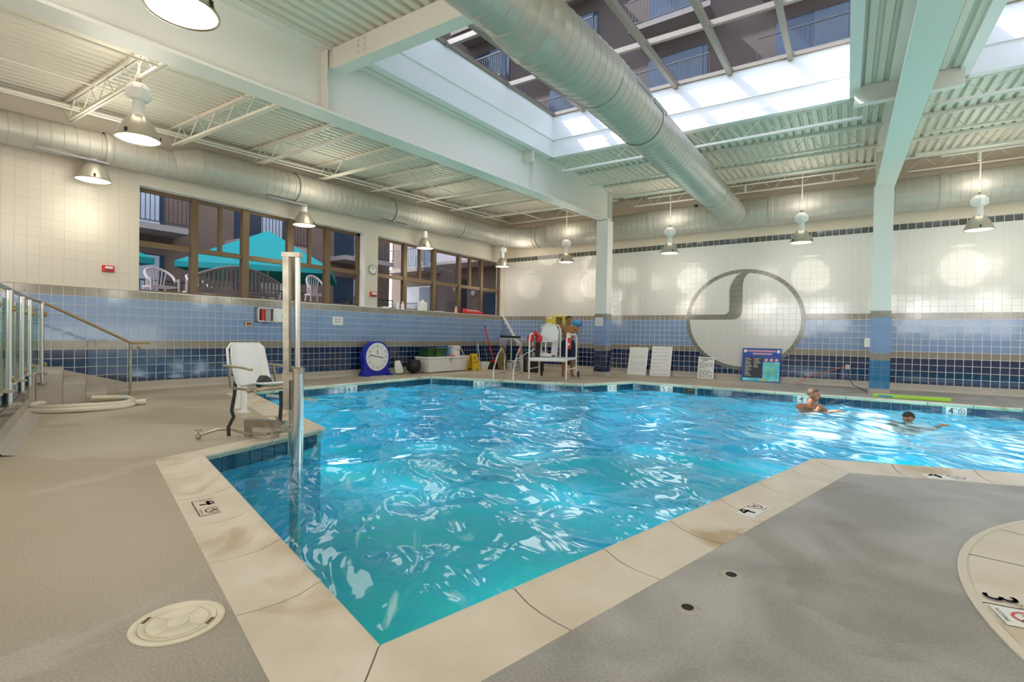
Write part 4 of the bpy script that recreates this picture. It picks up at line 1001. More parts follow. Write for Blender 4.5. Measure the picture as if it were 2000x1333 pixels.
# ------------------------------------------------------------------ pool lift
LC = V3((-4.559, 2.877, 0)); LR = V3((0.818, 0.575, 0)); LF = V3((-0.575, 0.818, 0))
def LP(rt, z, w=0.0):
    return V3((LC.x, LC.y, 0))+LR*rt+LF*w+V3((0, 0, z))
lift = thing('pool_lift', LP(-0.4, 0.0, 0.450), 'stainless pool lift with white chair and tall mast at the pool corner', 'pool lift')
def part(nm, m, f, sm=True, par=None, bevel=0):
    mb = MB(); f(mb); return mb.build(nm, m, par or lift, smooth=sm, bevel=bevel)
part('piston_column', 'steel', lambda m: m.tube([LP(0.000, -1.200, 0.000), LP(0.000, 0.770, 0.000)], 0.054, 18))
part('column_cap', 'steel_old', lambda m: m.lathe([(0, 0), (0.06, 0), (0.06, 0.05), (0.03, 0.06)], LP(0.000, 0.735, 0.000), 18))
part('piston_rod', 'steel', lambda m: m.tube([LP(-0.005, 0.750, 0.000), LP(-0.022, 1.860, 0.000)], 0.028, 14))
part('mast', 'steel_old', lambda m: m.obox((LP(-0.100, 0.380, 0.000)+LP(-0.125, 1.870, 0.000))/2, LR*0.029, LF*0.029, (LP(-0.125, 1.870, 0.000)-LP(-0.100, 0.380, 0.000))/2), False)
part('top_bracket', 'steel_old', lambda m: m.obox(LP(-0.075, 1.885, 0.000), LR*0.088, LF*0.035, V3((0, 0, 0.022))), False)
part('guide_rod', 'steel', lambda m: (m.tube([LP(-0.055, -0.900, 0.000), LP(-0.060, 0.760, 0.000)], 0.012, 8), m.tube([LP(-0.082, -0.050, 0.000), LP(-0.082, 0.740, 0.000)], 0.010, 8)))
part('clamp_block', 'steel_old', lambda m: (m.obox(LP(-0.070, 0.200, 0.000), LR*0.07, LF*0.04, V3((0, 0, 0.035))), m.obox(LP(-0.075, 0.710, 0.000), LR*0.06, LF*0.04, V3((0, 0, 0.04)))), False)
part('base_beam', 'steel_old', lambda m: m.obox((LP(-0.786, 0.146, 0.550)+LP(-0.188, 0.198, 0.200))/2, (LP(-0.188, 0.198, 0.200)-LP(-0.786, 0.146, 0.550))/2, LF*0.045, V3((0, 0, 0.035))), False)
for rt, w in ((-0.759, 0.55), (-0.377, 0.35)):
    part('base_leg', 'steel_old', lambda m: m.obox(LP(rt, 0.075, w), LR*0.03, LF*0.03, V3((0, 0, 0.075))), False)
part('water_pipe', 'steel_old', lambda m: m.tube([LP(-1.14, 0.05, 0.33), LP(-0.99, 0.10, 0.38), LP(-0.87, 0.095, 0.42), LP(-0.72, 0.045, 0.46), LP(-0.50, 0.05, 0.45), LP(-0.15, 0.15, 0.10)], 0.013, 8))
part('valve', 'steel_old', lambda m: (m.ball(LP(-1.16, 0.035, 0.32), 0.03, n=8), m.tube([LP(-1.16, 0.04, 0.32), LP(-1.16, 0.10, 0.32)], 0.008, 6), m.obox(LP(-1.16, 0.10, 0.32), LR*0.03, LF*0.012, V3((0, 0, 0.008)))))
part('lever', 'steel', lambda m: m.tube([LP(-0.292, 0.266, 0.200), LP(-0.215, 0.201, 0.100), LP(-0.100, 0.190, 0.000), LP(-0.038, 0.239, -0.050)], 0.011, 8))
part('foot_bar', 'steel_old', lambda m: (m.obox((LP(-0.444, 0.482, 0.300)+LP(-0.154, 0.360, 0.900))/2, (LP(-0.154, 0.360, 0.900)-LP(-0.444, 0.482, 0.300))/2, LF*0.02, V3((0, 0, 0.014)))), False)
def seat_shell(m):
    fd = (LR*0.80-LF*0.60).normalized(); sd = V3((-fd.y, fd.x, 0)); o = LP(-0.643, 0.578, 0.400)     # facing, sideways, base of backrest
    prof = [(-0.17, 0.42, 0.175), (-0.155, 0.36, 0.19), (-0.10, 0.18, 0.20), (-0.04, 0.03, 0.20), (0.03, -0.02, 0.20), (0.22, 0.0, 0.20), (0.36, 0.035, 0.19), (0.40, 0.025, 0.18)]
    for i, (f, z, hw) in enumerate(prof):
        for s_ in (-1, -0.8, 0, 0.8, 1): m.v.append(tuple(o+fd*(f+(0.05 if abs(s_) == 1 else 0))+sd*(hw*s_)+V3((0, 0, z+(0.02 if abs(s_) == 1 and i > 2 else 0)))))
    n0 = len(prof); m.f += [(i*5+j, i*5+j+1, (i+1)*5+j+1, (i+1)*5+j) for i in range(n0-1) for j in range(4)]
    return o, fd, sd
mb = MB(); so, sfd, ssd = seat_shell(mb); sh = mb.build('seat_shell', 'white_plastic', lift, smooth=True)
md = sh.modifiers.new('thick', 'SOLIDIFY'); md.thickness = 0.022; md2 = sh.modifiers.new('round', 'SUBSURF'); md2.levels = md2.render_levels = 2
part('back_rim', 'white_plastic', lambda m: m.tube([so-sfd*0.10+ssd*0.20+V3((0, 0, 0.18)), so-sfd*0.155+ssd*0.19+V3((0, 0, 0.37)), so-sfd*0.17+ssd*0.15+V3((0, 0, 0.425)), so-sfd*0.17-ssd*0.15+V3((0, 0, 0.425)), so-sfd*0.155-ssd*0.19+V3((0, 0, 0.37)), so-sfd*0.10-ssd*0.20+V3((0, 0, 0.18))], 0.014, 8))
for s_ in (-1, 1):
    part('armrest', 'steel_old', lambda m: m.tube([so-sfd*0.15+ssd*0.23*s_+V3((0, 0, 0.20)), so+sfd*0.25+ssd*0.23*s_+V3((0, 0, 0.20)), so+sfd*0.42+ssd*0.22*s_+V3((0, 0, 0.185))], 0.014, 8))
    part('arm_strut', 'steel_old', lambda m: m.obox(so+sfd*0.0+ssd*0.235*s_+V3((0, 0, 0.10)), sfd*0.020, ssd*0.006, V3((0, 0, 0.11))-sfd*0.04), False)
part('seat_frame', 'steel_old', lambda m: (m.tube([so-sfd*0.05+ssd*0.18+V3((0, 0, -0.03)), so+sfd*0.42+ssd*0.18+V3((0, 0, -0.02))], 0.014, 8), m.tube([so-sfd*0.05-ssd*0.18+V3((0, 0, -0.03)), so+sfd*0.42-ssd*0.18+V3((0, 0, -0.02))], 0.014, 8), m.tube([so+sfd*0.3-ssd*0.2+V3((0, 0, -0.03)), LP(-0.118, 0.598, 0.020)], 0.018, 8)))
def strap(pts): return lambda m: [m.obox((V3(a)+V3(b))/2, (V3(b)-V3(a))/2, LR*0.018, LF*0.004) for a, b in zip(pts, pts[1:])]
part('belt_strap', 'black', strap([LP(-0.822, 0.621, 0.400), LP(-0.832, 0.470, 0.400), LP(-0.860, 0.297, 0.400), LP(-0.838, 0.232, 0.400), LP(-0.892, 0.124, 0.400), LP(-0.887, 0.027, 0.400)]), False)
part('belt_strap', 'black', strap([LP(-0.301, 0.525, 0.300), LP(-0.296, 0.376, 0.300), LP(-0.306, 0.217, 0.300)]), False)
part('belt_strap', 'black', lambda m: m.tube([so+sfd*0.12+ssd*0.1+V3((0, 0, 0.03)), so+sfd*0.25-ssd*0.02+V3((0, 0, 0.06)), so+sfd*0.36-ssd*0.12+V3((0, 0, 0.03))], [0.05, 0.06, 0.03], 6))
for (x, y, nm) in ((-7.64, 3.85, 'left of the pair'), (-7.18, 3.71, 'right of the pair')):
    mb = MB(); mb.lathe([(0.0, 0.0), (0.09, 0.0), (0.09, 0.012), (0.045, 0.02), (0.04, 0.42), (0.0, 0.42)], (x, y, 0), 14)
    tag(mb.build('deck_post', 'white_plastic', None, smooth=True, loc=(x, y, 0)), 'short white post on the deck behind the lift chair, '+nm, 'post', 'short white posts')
# ------------------------------------------------------------------ things along the left wall
def simple(nm, m, f, label, cat, loc, group=None, sm=False, bevel=0):
    mb = MB(); f(mb); return tag(mb.build(nm, m, None, smooth=sm, loc=loc, bevel=bevel), label, cat, group)
def sub(nm, m, f, par, sm=False, bevel=0):
    mb = MB(); f(mb); return mb.build(nm, m, par, smooth=sm, bevel=bevel)

# blue pace clock
ck = thing('pace_clock', (-10.85, 9.11, 0), 'blue pace clock with white dial standing against the left wall', 'clock')
out = []
for k in range(25):
    a = math.pi*(1.12-1.24*k/24); out.append((0.45*math.cos(a), 0.50+0.425*math.sin(a)))
out = [(-0.47, 0.0), (-0.46, 0.06), (-0.40, 0.17), (-0.425, 0.30)]+out+[(0.425, 0.30), (0.40, 0.17), (0.46, 0.06), (0.47, 0.0)]
sub('case', 'blue_plastic', lambda m: m.prism(out, (-10.95, 9.11, 0.0), (0, 1, 0), (0, 0, 1), (0.16, 0, 0)), ck, bevel=0.012)
sub('foot', 'blue_plastic', lambda m: (m.bx(-10.98, 8.66, 0, -10.68, 8.80, 0.05), m.bx(-10.98, 9.42, 0, -10.68, 9.56, 0.05)), ck)
sub('dial_bezel', 'white_plastic', lambda m: m.lathe([(0.0, 0.0), (0.375, 0.0), (0.375, 0.012), (0.355, 0.014), (0.355, 0.006), (0.0, 0.006)], (-10.79, 9.11, 0.505), 40, (1, 0, 0)), ck, True)
dial = sub('dial', 'paper', lambda m: m.lathe([(0.0, 0.0), (0.352, 0.0), (0.352, 0.004), (0.0, 0.004)], (-10.784, 9.11, 0.505), 40, (1, 0, 0)), ck)
tx = MB()
for k, s_ in enumerate(['60', '5 ', '10', '15', '20', '25', '30', '35', '40', '45', '50', '55']):
    a = math.pi/2-2*math.pi*k/12; put_text(tx, s_.strip() if s_ != '5 ' else '5', V3((-10.7785, 9.11+0.285*math.cos(a), 0.505+0.285*math.sin(a))), (0, 1, 0), (0, 0, 1), 0.10)
tx.build('numerals', 'ink_grey', dial)
sub('sweep_hand', 'black', lambda m: m.obox((-10.775, 9.08, 0.515), (0.002, 0, 0), (0, 0.23, -0.045), (0, 0.002, 0.009)), ck)
sub('pointer_hand', 'dark_red', lambda m: m.obox((-10.777, 9.105, 0.63), (0.002, 0, 0), (0, 0.009, 0), (0, 0, 0.07)), ck)
sub('top_knob', 'white_plastic', lambda m: m.lathe([(0.0, 0), (0.015, 0), (0.01, 0.02), (0.0, 0.022)], (-10.86, 9.11, 0.92), 10), ck)

# leaf scoop net
sn = thing('leaf_scoop', (-10.72, 9.820, 0), 'white leaf scoop net leaning beside the blue clock', 'net')
sub('net_frame', 'clear_green', lambda m: m.tube([(-10.78, 9.660, 0.40), (-10.70, 9.650, 0.05), (-10.68, 9.750, 0.02), (-10.68, 9.970, 0.02), (-10.70, 10.000, 0.10), (-10.78, 9.860, 0.41)], 0.013, 6, closed=True), sn, True)
sub('net_cloth', 'paper', lambda m: m.prism([(9.670, 0.38), (9.665, 0.07), (9.760, 0.03), (9.960, 0.03), (9.985, 0.10), (9.850, 0.39)], (-10.73, 0, 0), (0, 1, 0), (0, 0, 1), (0.012, 0, 0)), sn)
sub('handle', 'clear_plastic', lambda m: m.tube([(-10.78, 9.760, 0.40), (-10.86, 9.720, 0.56), (-10.90, 9.690, 0.66)], 0.011, 6), sn, True)
# bin bag
bag = MB(); bag.ball((-10.70, 10.36, 0.20), 0.20, 1.0, 1.05, 1.0, 14)
bg_ = tag(bag.build('bin_bag', 'black', None, smooth=True, loc=(-10.70, 10.36, 0)), 'crumpled black bag slumped beside the white deck box', 'bag')
for v in bg_.data.vertices: v.co *= 1+0.16*math.sin(v.co.x*31+v.co.z*23)*math.cos(v.co.y*27); v.co.z = max(v.co.z, 0.002)
# white deck box
bxo = thing('deck_box', (-10.6, 11.55, 0), 'long white plastic deck box against the left wall', 'box')
BX0, BX1, BY0, BY1 = -10.98, -10.42, 10.68, 12.52
sub('body', 'white_plastic', lambda m: m.hexa([(BX0, BY0+0.04, 0.02), (BX1-0.03, BY0+0.04, 0.02), (BX1-0.03, BY1-0.04, 0.02), (BX0, BY1-0.04, 0.02), (BX0, BY0, 0.41), (BX1, BY0, 0.41), (BX1, BY1, 0.41), (BX0, BY1, 0.41)]), bxo, bevel=0.02)
sub('lid', 'white_plastic', lambda m: m.bx(BX0, BY0-0.03, 0.41, BX1+0.03, BY1+0.03, 0.47), bxo, bevel=0.015)
for y in (BY0+0.2, BY1-0.2): sub('foot', 'gray_plastic', lambda m: m.bx(BX0+0.05, y-0.08, 0, BX1-0.06, y+0.08, 0.025), bxo)
sub('latch', 'gray_plastic', lambda m: m.bx(BX1+0.02, 11.58, 0.33, BX1+0.045, 11.62, 0.43), bxo)
# tubs on the box
def tub(nm, m, y0, y1, z1, label, lidm):
    t = thing(nm, (-10.65, (y0+y1)/2, 0.47), label, 'bin')
    sub('body', m, lambda q: q.hexa([(-10.86, y0+0.03, 0.472), (-10.50, y0+0.03, 0.472), (-10.50, y1-0.03, 0.472), (-10.86, y1-0.03, 0.472), (-10.89, y0, z1), (-10.47, y0, z1), (-10.47, y1, z1), (-10.89, y1, z1)]), t, bevel=0.015)
    sub('lid', lidm, lambda q: q.bx(-10.90, y0-0.015, z1, -10.46, y1+0.015, z1+0.03), t, bevel=0.006)
tub('storage_tub', 'green_bin', 10.72, 11.02, 0.70, 'dark green tub at the left end of the deck box', 'black')
tub('storage_tub', 'clear_green', 11.05, 11.50, 0.70, 'green see-through storage tub in the middle of the deck box', 'green_bin')
tub('storage_tub', 'light_blue', 11.53, 11.63, 0.72, 'narrow blue tub behind the green tub on the deck box', 'light_blue')
bk = thing('white_bucket', (-10.62, 12.0, 0.47), 'white bucket with black handle on the deck box', 'bucket')
sub('pail', 'white_plastic', lambda m: m.lathe([(0.0, 0.0), (0.165, 0.0), (0.185, 0.30), (0.195, 0.30), (0.195, 0.32), (0.18, 0.32), (0.0, 0.315)], (-10.62, 12.0, 0.471), 24), bk, True)
sub('handle', 'black', lambda m: m.tube([(-10.62, 11.80, 0.77), (-10.52, 11.84, 0.72), (-10.44, 11.95, 0.66), (-10.44, 12.1, 0.66), (-10.52, 12.17, 0.72), (-10.62, 12.20, 0.77)], 0.008, 6), bk, True)
simple('bucket_lid', 'orange', lambda m: m.lathe([(0, 0), (0.12, 0), (0.12, 0.03), (0, 0.035)], (-10.52, 11.74, 0.471), 18), 'small orange tub lid between the blue tub and bucket', 'lid', (-10.52, 11.74, 0.471))
# wet floor sign
wf = thing('wet_floor_sign', (-10.3, 12.55, 0), 'yellow wet floor sign standing at the end of the deck box', 'sign')
for s_, nm in ((1, 'front_panel'), (-1, 'rear_panel')):
    pl = [(-0.205, 0.0), (-0.10, 0.0), (-0.08, 0.07), (0.08, 0.07), (0.10, 0.0), (0.205, 0.0), (0.155, 0.52), (0.12, 0.555), (-0.12, 0.555), (-0.155, 0.52)]
    pn = sub(nm, 'yellow', lambda m: m.prism(pl, (-10.30+0.14*s_, 12.55, 0.0), (-0.10, 0.995, 0), (-0.22*s_, 0, 0.975), (0.02*s_, 0, 0)), wf)
    if s_ == 1:
        tx = MB(); put_text(tx, 'CAUTION', V3((-10.30+0.14+0.027-0.22*0.27, 12.52, 0.265)), (-0.10, 0.995, 0), (-0.22, 0, 0.975), 0.075); q = V3((-10.13-0.22*0.40, 12.51, 0.40)); bar_print(tx, q, (-0.1, 0.995, 0), (-0.22, 0, 0.975), -0.06, -0.03, 0.05, 0.05, 0.02); bar_print(tx, q, (-0.1, 0.995, 0), (-0.22, 0, 0.975), -0.02, 0.06, 0.06, -0.05, 0.018)
        tx.build('sign_print', 'ink', pn)
# poles, broom, dustpan
def pole(nm, m, a, b, r_, label): simple(nm, m, lambda q: q.tube([a, b], r_, 8), label, 'pole', b, sm=True, group='poles leaning on the left wall')
pole('blue_pole', 'light_blue', (-11.05, 13.62, 1.02), (-10.85, 13.42, 0.0), 0.014, 'thin blue pole leaning on the left wall behind the yellow sign')
pole('green_pole', 'clear_green', (-11.05, 14.02, 0.95), (-10.6, 13.72, 0.0), 0.014, 'thin green pole leaning on the left wall next to the red broom')
mp_ = thing('mop_handle', (-10.6, 12.95, 0), 'short mop handle leaning behind the yellow sign', 'mop')
sub('stick', 'cream_plastic', lambda m: m.tube([(-11.0, 12.72, 0.72), (-10.72, 12.88, 0.05)], 0.016, 8), mp_, True); sub('grip', 'black', lambda m: m.tube([(-11.02, 12.70, 0.80), (-11.0, 12.72, 0.71)], 0.022, 8), mp_, True)
sub('head', 'tarp', lambda m: m.ball((-10.7, 12.9, 0.05), 0.07, 1.2, 1.2, 0.7, 10), mp_, True)
dp = thing('lobby_dustpan', (-10.4, 13.150, 0), 'white lobby dustpan with handle beside the red broom', 'dustpan')
sub('pan', 'white_plastic', lambda m: m.hexa([(-10.5, 13.040, 0.0), (-10.32, 13.040, 0.0), (-10.32, 13.300, 0.0), (-10.5, 13.300, 0.0), (-10.55, 12.960, 0.26), (-10.30, 12.960, 0.26), (-10.30, 13.400, 0.26), (-10.55, 13.400, 0.26)]), dp)
sub('handle', 'paper', lambda m: m.tube([(-10.5, 13.120, 0.25), (-10.7, 13.250, 0.85)], 0.012, 8), dp, True)
br = thing('red_broom', (-10.4, 13.66, 0), 'red broom with black bristles leaning on the left wall', 'broom')
sub('handle', 'red', lambda m: m.tube([(-10.35, 13.66, 0.28), (-11.02, 14.05, 1.35)], 0.022, 8), br, True); sub('grip', 'black', lambda m: m.tube([(-11.02, 14.05, 1.35), (-11.06, 14.07, 1.46)], 0.022, 8), br, True)
sub('head', 'red', lambda m: m.obox((-10.33, 13.66, 0.26), (0.035, 0, 0), (0, 0.15, 0), (0, 0, 0.035)), br); sub('bristles', 'rubber', lambda m: m.hexa([(-10.42, 13.44, 0), (-10.2, 13.44, 0), (-10.2, 13.88, 0), (-10.42, 13.88, 0), (-10.37, 13.51, 0.23), (-10.29, 13.51, 0.23), (-10.29, 13.81, 0.23), (-10.37, 13.81, 0.23)]), br)
# towel rack with hanging things
rk = thing('storage_rack', (-9.4, 13.9, 0), 'white pipe rack holding tarps in the back corner', 'rack')
RX0, RX1, RY = -10.25, -8.95, 13.9
sub('frame', 'white_plastic', lambda m: (m.tube([(RX0, RY, 0), (RX0, RY, 1.02), (RX1, RY, 1.02), (RX1, RY, 0)], 0.022, 8), m.tube([(RX0+0.45, RY, 0), (RX0+0.45, RY, 1.02)], 0.016, 8), m.tube([(RX0, RY, 0.30), (RX1, RY, 0.30)], 0.014, 8)), rk)
sub('brace', 'white_plastic', lambda m: m.tube([(RX1+0.18, RY, 0.78), (RX1-0.75, RY-0.05, 0.26)], 0.024, 8), rk)
sub('side_rail', 'orange', lambda m: m.obox((RX1+0.08, RY-0.03, 0.80), (0.16, 0, 0.01), (0, 0.03, 0), (0, 0, 0.025)), rk)
simple('rolled_tarp', 'tarp', lambda m: m.tube([(-10.02, 13.72, 0.02), (-10.05, 13.74, 0.45), (-10.08, 13.78, 0.80)], [0.16, 0.17, 0.06], 10), 'brown tarp bundle slumped against the pipe rack', 'tarp', (-10.02, 13.72, 0), sm=True)
simple('hanging_towel', 'cloth_gray', lambda m: m.prism([(-10.22, 0.35), (-10.0, 0.42), (-9.95, 1.0), (-10.2, 1.03)], (0, 13.86, 0), (1, 0, 0), (0, 0, 1), (0, -0.03, 0)), 'grey towel hanging from the left of the pipe rack', 'towel', (-10.1, 13.86, 0.35))
simple('black_squeegee', 'rubber', lambda m: m.obox((-9.82, 13.86, 1.09), (0.40, 0, -0.01), (0, 0.03, 0), (0, 0, 0.035)), 'black squeegee lying across the pipe rack top', 'squeegee', (-9.82, 13.86, 1.05))
simple('red_float', 'orange', lambda m: m.ball((-9.40, 13.83, 0.66), 0.10, 0.6, 0.6, 1.3, 10), 'small orange float hanging inside the pipe rack', 'float', (-9.40, 13.83, 0.53), sm=True)
wj = thing('water_jug', (-9.35, 13.55, 0), 'clear plastic water jug on the deck under the pipe rack', 'jug')
sub('bottle', 'clear_plastic', lambda m: m.lathe([(0.0, 0.0), (0.11, 0.0), (0.12, 0.05), (0.12, 0.22), (0.09, 0.28), (0.04, 0.31), (0.0, 0.31)], (-9.35, 13.55, 0.001), 16), wj, True); sub('cap', 'white_plastic', lambda m: m.lathe([(0.04, 0.31), (0.04, 0.34), (0, 0.34)], (-9.35, 13.55, 0), 12), wj)
cr = thing('storage_crate', (-8.75, 13.55, 0), 'dark crate of gear beside the lifeguard stand', 'crate')
sub('body', 'black', lambda m: m.bx(-8.98, 13.40, 0.0, -8.45, 13.80, 0.42), cr, bevel=0.02); sub('slat', 'tarp', lambda m: m.bx(-8.85, 13.385, 0.05, -8.78, 13.40, 0.5), cr)
for k, (x, y, z, s_, m, lb) in enumerate(((-8.85, 13.6, 0.50, 0.14, 'navy_cloth', 'dark bundled jacket on the gear crate'), (-8.55, 13.55, 0.52, 0.16, 'cloth_gray', 'grey bundled towel on the gear crate'), (-8.30, 13.5, 0.55, 0.13, 'cloth_gray', 'grey patterned towel behind the lifeguard stand rail'))):
    b_ = MB(); b_.ball((x, y, z), s_, 1.2, 1.0, 0.75, 12); o = tag(b_.build('towel_bundle', m, None, smooth=True, loc=(x, y, z-s_*0.7)), lb, 'towel', 'bundled cloths')
    for v in o.data.vertices: v.co *= 1+0.18*math.sin(v.co.x*40+v.co.z*35)*math.cos(v.co.y*37)

# ------------------------------------------------------------------ pool ladder
ld_ = thing('pool_ladder', (-8.0, 11.4, 0), 'stainless pool ladder with two handrails at the deep end', 'ladder')
for (ax, ay, bx_, by, tx_, ty) in ((-8.215, 11.357, -7.90, 10.43, -8.08, 11.05), (-7.762, 11.544, -7.37, 10.56, -7.62, 11.20)):
    A = V3((ax, ay, 0)); B = V3((bx_, by, 0)); pts = [A, A+V3((0, 0, 0.60))]; 
    for k in range(1, 8):
        t = k/8; pts.append(A.lerp(B, 0.45*t)+V3((0, 0, 0.60+0.165*math.sin(math.pi*min(1, t*0.75)))))
    pts += [A.lerp(B, 0.62)+V3((0, 0, 0.64)), B.lerp(A, 0.10)+V3((0, 0, 0.36)), B+V3((0, 0, 0.24)), B+V3((0, 0, -0.25)), B+V3((0, 0, -1.0))]
    sub('handrail', 'steel', lambda m: m.tube(pts, 0.024, 10), ld_, True)
    sub('cross_brace', 'steel', lambda m: m.tube([A+V3((0, 0, 0.13)), B.lerp(A, 0.02)+V3((0, 0, 0.12))], 0.015, 8), ld_, True)
    sub('escutcheon', 'steel', lambda m: m.lathe([(0, 0), (0.06, 0.0), (0.05, 0.015), (0.024, 0.02)], A, 14), ld_)
for z in (-0.13, -0.42, -0.70): sub('tread', 'white_plastic', lambda m: m.obox((-7.635, 10.49, z), (0.265, 0.065, 0), (0.012, -0.05, 0), (0, 0, 0.016)), ld_)

# ------------------------------------------------------------------ lifeguard stand
gs = thing('lifeguard_stand', (-7.0, 12.0, 0), 'white low lifeguard stand with wheels beside the pool', 'lifeguard chair')
FL, FR_, BL, BR = V3((-7.44, 11.39, 0)), V3((-6.56, 11.83, 0)), V3((-7.70, 12.32, 0)), V3((-6.77, 12.77, 0))
zz = lambda p, z: V3((p.x, p.y, z))
for a, b, nm in ((FL, BL, 'left'), (FR_, BR, 'right')):
    h = 1.20
    sub('side_frame', 'white_paint', lambda m: m.tube([zz(a, 0), zz(a, 1.06), a.lerp(b, 0.05)+V3((0, 0, 1.15)), a.lerp(b, 0.14)+V3((0, 0, 1.19)), a.lerp(b, 0.86)+V3((0, 0, 1.19)), a.lerp(b, 0.95)+V3((0, 0, 1.15)), zz(b, 1.06), zz(b, 0.04)], 0.024, 10), gs, True)
    for z in (0.26,): sub('step_rail', 'white_paint', lambda m: m.tube([zz(a, z), zz(b, z)], 0.015, 8), gs, True)
pd = sub('platform', 'white_plastic', lambda m: m.hexa([zz(FL, 0.50), zz(FR_, 0.50), zz(BR, 0.50), zz(BL, 0.50), zz(FL, 0.56), zz(FR_, 0.56), zz(BR, 0.56), zz(BL, 0.56)]), gs)
for t in (0.02,): sub('platform_beam', 'white_paint', lambda m: m.tube([zz(FL, 0.49), zz(FR_, 0.49)], 0.028, 8), gs, True)
S0 = BL.lerp(BR, 0.30)+(FL-BL)*0.22; su = (BR-BL).normalized(); sv = (FL-BL).normalized()
sub('seat_post', 'white_paint', lambda m: (m.tube([S0+su*-0.20+V3((0, 0, 0.55)), S0+su*-0.20+V3((0, 0, 1.0))], 0.02, 8), m.tube([S0+su*0.22+V3((0, 0, 0.55)), S0+su*0.22+V3((0, 0, 1.0))], 0.02, 8), m.tube([S0+sv*0.3+V3((0, 0, 0.55)), S0+sv*0.3+V3((0, 0, 0.98))], 0.02, 8)), gs, True)
sub('seat', 'white_plastic', lambda m: m.obox(S0+sv*0.12+V3((0, 0, 1.0)), su*0.25, sv*0.20, V3((0, 0, 0.018))), gs, bevel=0.008)
bp_ = [(-0.27, 0.0), (0.24, 0.0), (0.25, 0.25), (0.20, 0.38), (0.12, 0.42), (-0.12, 0.42), (-0.20, 0.38), (-0.24, 0.25)]
sub('backrest', 'white_plastic', lambda m: m.prism(bp_, S0-sv*0.08+V3((0, 0, 1.02)), su, V3((0, 0, 1))-sv*0.12, sv*0.03), gs, bevel=0.008)
sub('back_frame', 'white_paint', lambda m: m.tube([S0+su*0.30-sv*0.1+V3((0, 0, 0.55)), S0+su*0.30-sv*0.12+V3((0, 0, 1.32)), S0+su*0.22-sv*0.13+V3((0, 0, 1.45)), S0-su*0.18-sv*0.13+V3((0, 0, 1.46)), S0-su*0.27-sv*0.12+V3((0, 0, 1.36))], 0.02, 8), gs, True)
for b in (BL, BR): sub('wheel', 'rubber', lambda m: m.lathe([(0.0, -0.025), (0.07, -0.025), (0.085, -0.01), (0.085, 0.01), (0.07, 0.025), (0.0, 0.025)], zz(b+su*0.07, 0.086), 16, su), gs, True)
# rescue tubes, clothes on the stand
rt = thing('rescue_tube', (-7.70, 11.9, 1.0), 'red rescue tube hung over the left rail of the stand', 'float')
for k, (p, q) in enumerate(((0.30, 0), (0.55, 0.12))):
    c = FL.lerp(BL, p)+V3((-0.06+q*1.6, -0.02, 1.06)); sub('float_end', 'red', lambda m: m.ball(c, 0.105, 0.95, 0.95, 1.15, 12), rt, True)
sub('float_body', 'red', lambda m: m.tube([FL.lerp(BL, 0.3)+V3((-0.06, -0.02, 1.10)), FL.lerp(BL, 0.43)+V3((0.03, 0, 1.235)), FL.lerp(BL, 0.55)+V3((0.13, -0.02, 1.10))], 0.06, 10), rt, True)
sub('strap', 'black', lambda m: m.obox(FL.lerp(BL, 0.55)+V3((0.10, -0.03, 0.76)), (0.06, 0, 0), (0, 0.03, 0), (0.01, 0, 0.20)), rt)
simple('hanging_towel', 'white_plastic', lambda m: m.prism([(-0.10, 0.62), (0.08, 0.58), (0.10, 1.0), (0.14, 1.36), (-0.02, 1.30), (-0.06, 0.95)], S0+su*0.12-sv*0.16, su, (0, 0, 1), -sv*0.03), 'white towel hanging behind the lifeguard seat', 'towel', S0+V3((0, 0, 0.6)))
tb = MB(); tb.ball(S0+su*0.02+sv*0.35+V3((0, 0, 0.62)), 0.13, 1.5, 0.9, 0.5, 12); tb = tag(tb.build('towel_bundle', 'paper', None, smooth=True, loc=S0+sv*0.35+V3((0, 0, 0.56))), 'white crumpled towel on the lifeguard stand platform', 'towel')
bt = thing('spray_bottle', FR_.lerp(BR, 0.25)+V3((0, 0, 0.7)), 'red bottle with white cap hanging from the right rail of the stand', 'bottle'); q = FR_.lerp(BR, 0.35)+V3((-0.03, -0.05, 0))
sub('body', 'red', lambda m: m.lathe([(0.0, 0.0), (0.065, 0.0), (0.075, 0.04), (0.075, 0.26), (0.05, 0.31)], zz(q, 0.80), 14), bt, True); sub('cap', 'white_plastic', lambda m: m.lathe([(0.055, 0.30), (0.055, 0.42), (0.03, 0.44), (0, 0.44)], zz(q, 0.80), 12), bt, True); sub('label_print', 'paper', lambda m: m.obox(zz(q, 0.93)+V3((0.04, -0.066, 0)), (0.03, 0.01, 0), (0, 0.003, 0), (0, 0, 0.03)), bt)
sub('hook', 'white_plastic', lambda m: m.tube([zz(q, 1.23), zz(q, 1.30)-V3((0, 0, 0.06))], 0.012, 6), bt)

# ------------------------------------------------------------------ things on the back wall
ab = thing('first_aid_box', (-9.0, YB-0.15, 1.55), 'yellow emergency box on the back wall above the lifeguard seat', 'box')
sub('case', 'yellow_box', lambda m: m.bx(-9.26, YB-0.16, 1.52, -8.58, YB-0.005, 1.83), ab, bevel=0.012)
sub('label_panel', 'paper', lambda m: (m.bx(-9.24, YB-0.166, 1.74, -9.02, YB-0.161, 1.82), m.bx(-9.24, YB-0.166, 1.56, -9.02, YB-0.161, 1.60)), ab); sub('side_trim', 'tarp', lambda m: m.bx(-8.86, YB-0.165, 1.53, -8.60, YB-0.160, 1.80), ab)
sub('label_print', 'red', lambda m: m.bx(-9.21, YB-0.168, 1.795, -9.05, YB-0.1665, 1.81), ab)
simple('hanging_bag', 'light_blue', lambda m: m.ball((-8.10, YB-0.10, 1.60), 0.17, 1.0, 0.5, 0.75, 12), 'light blue bag hung on the back wall behind the lifeguard head', 'bag', (-8.10, YB-0.10, 1.47), sm=True)
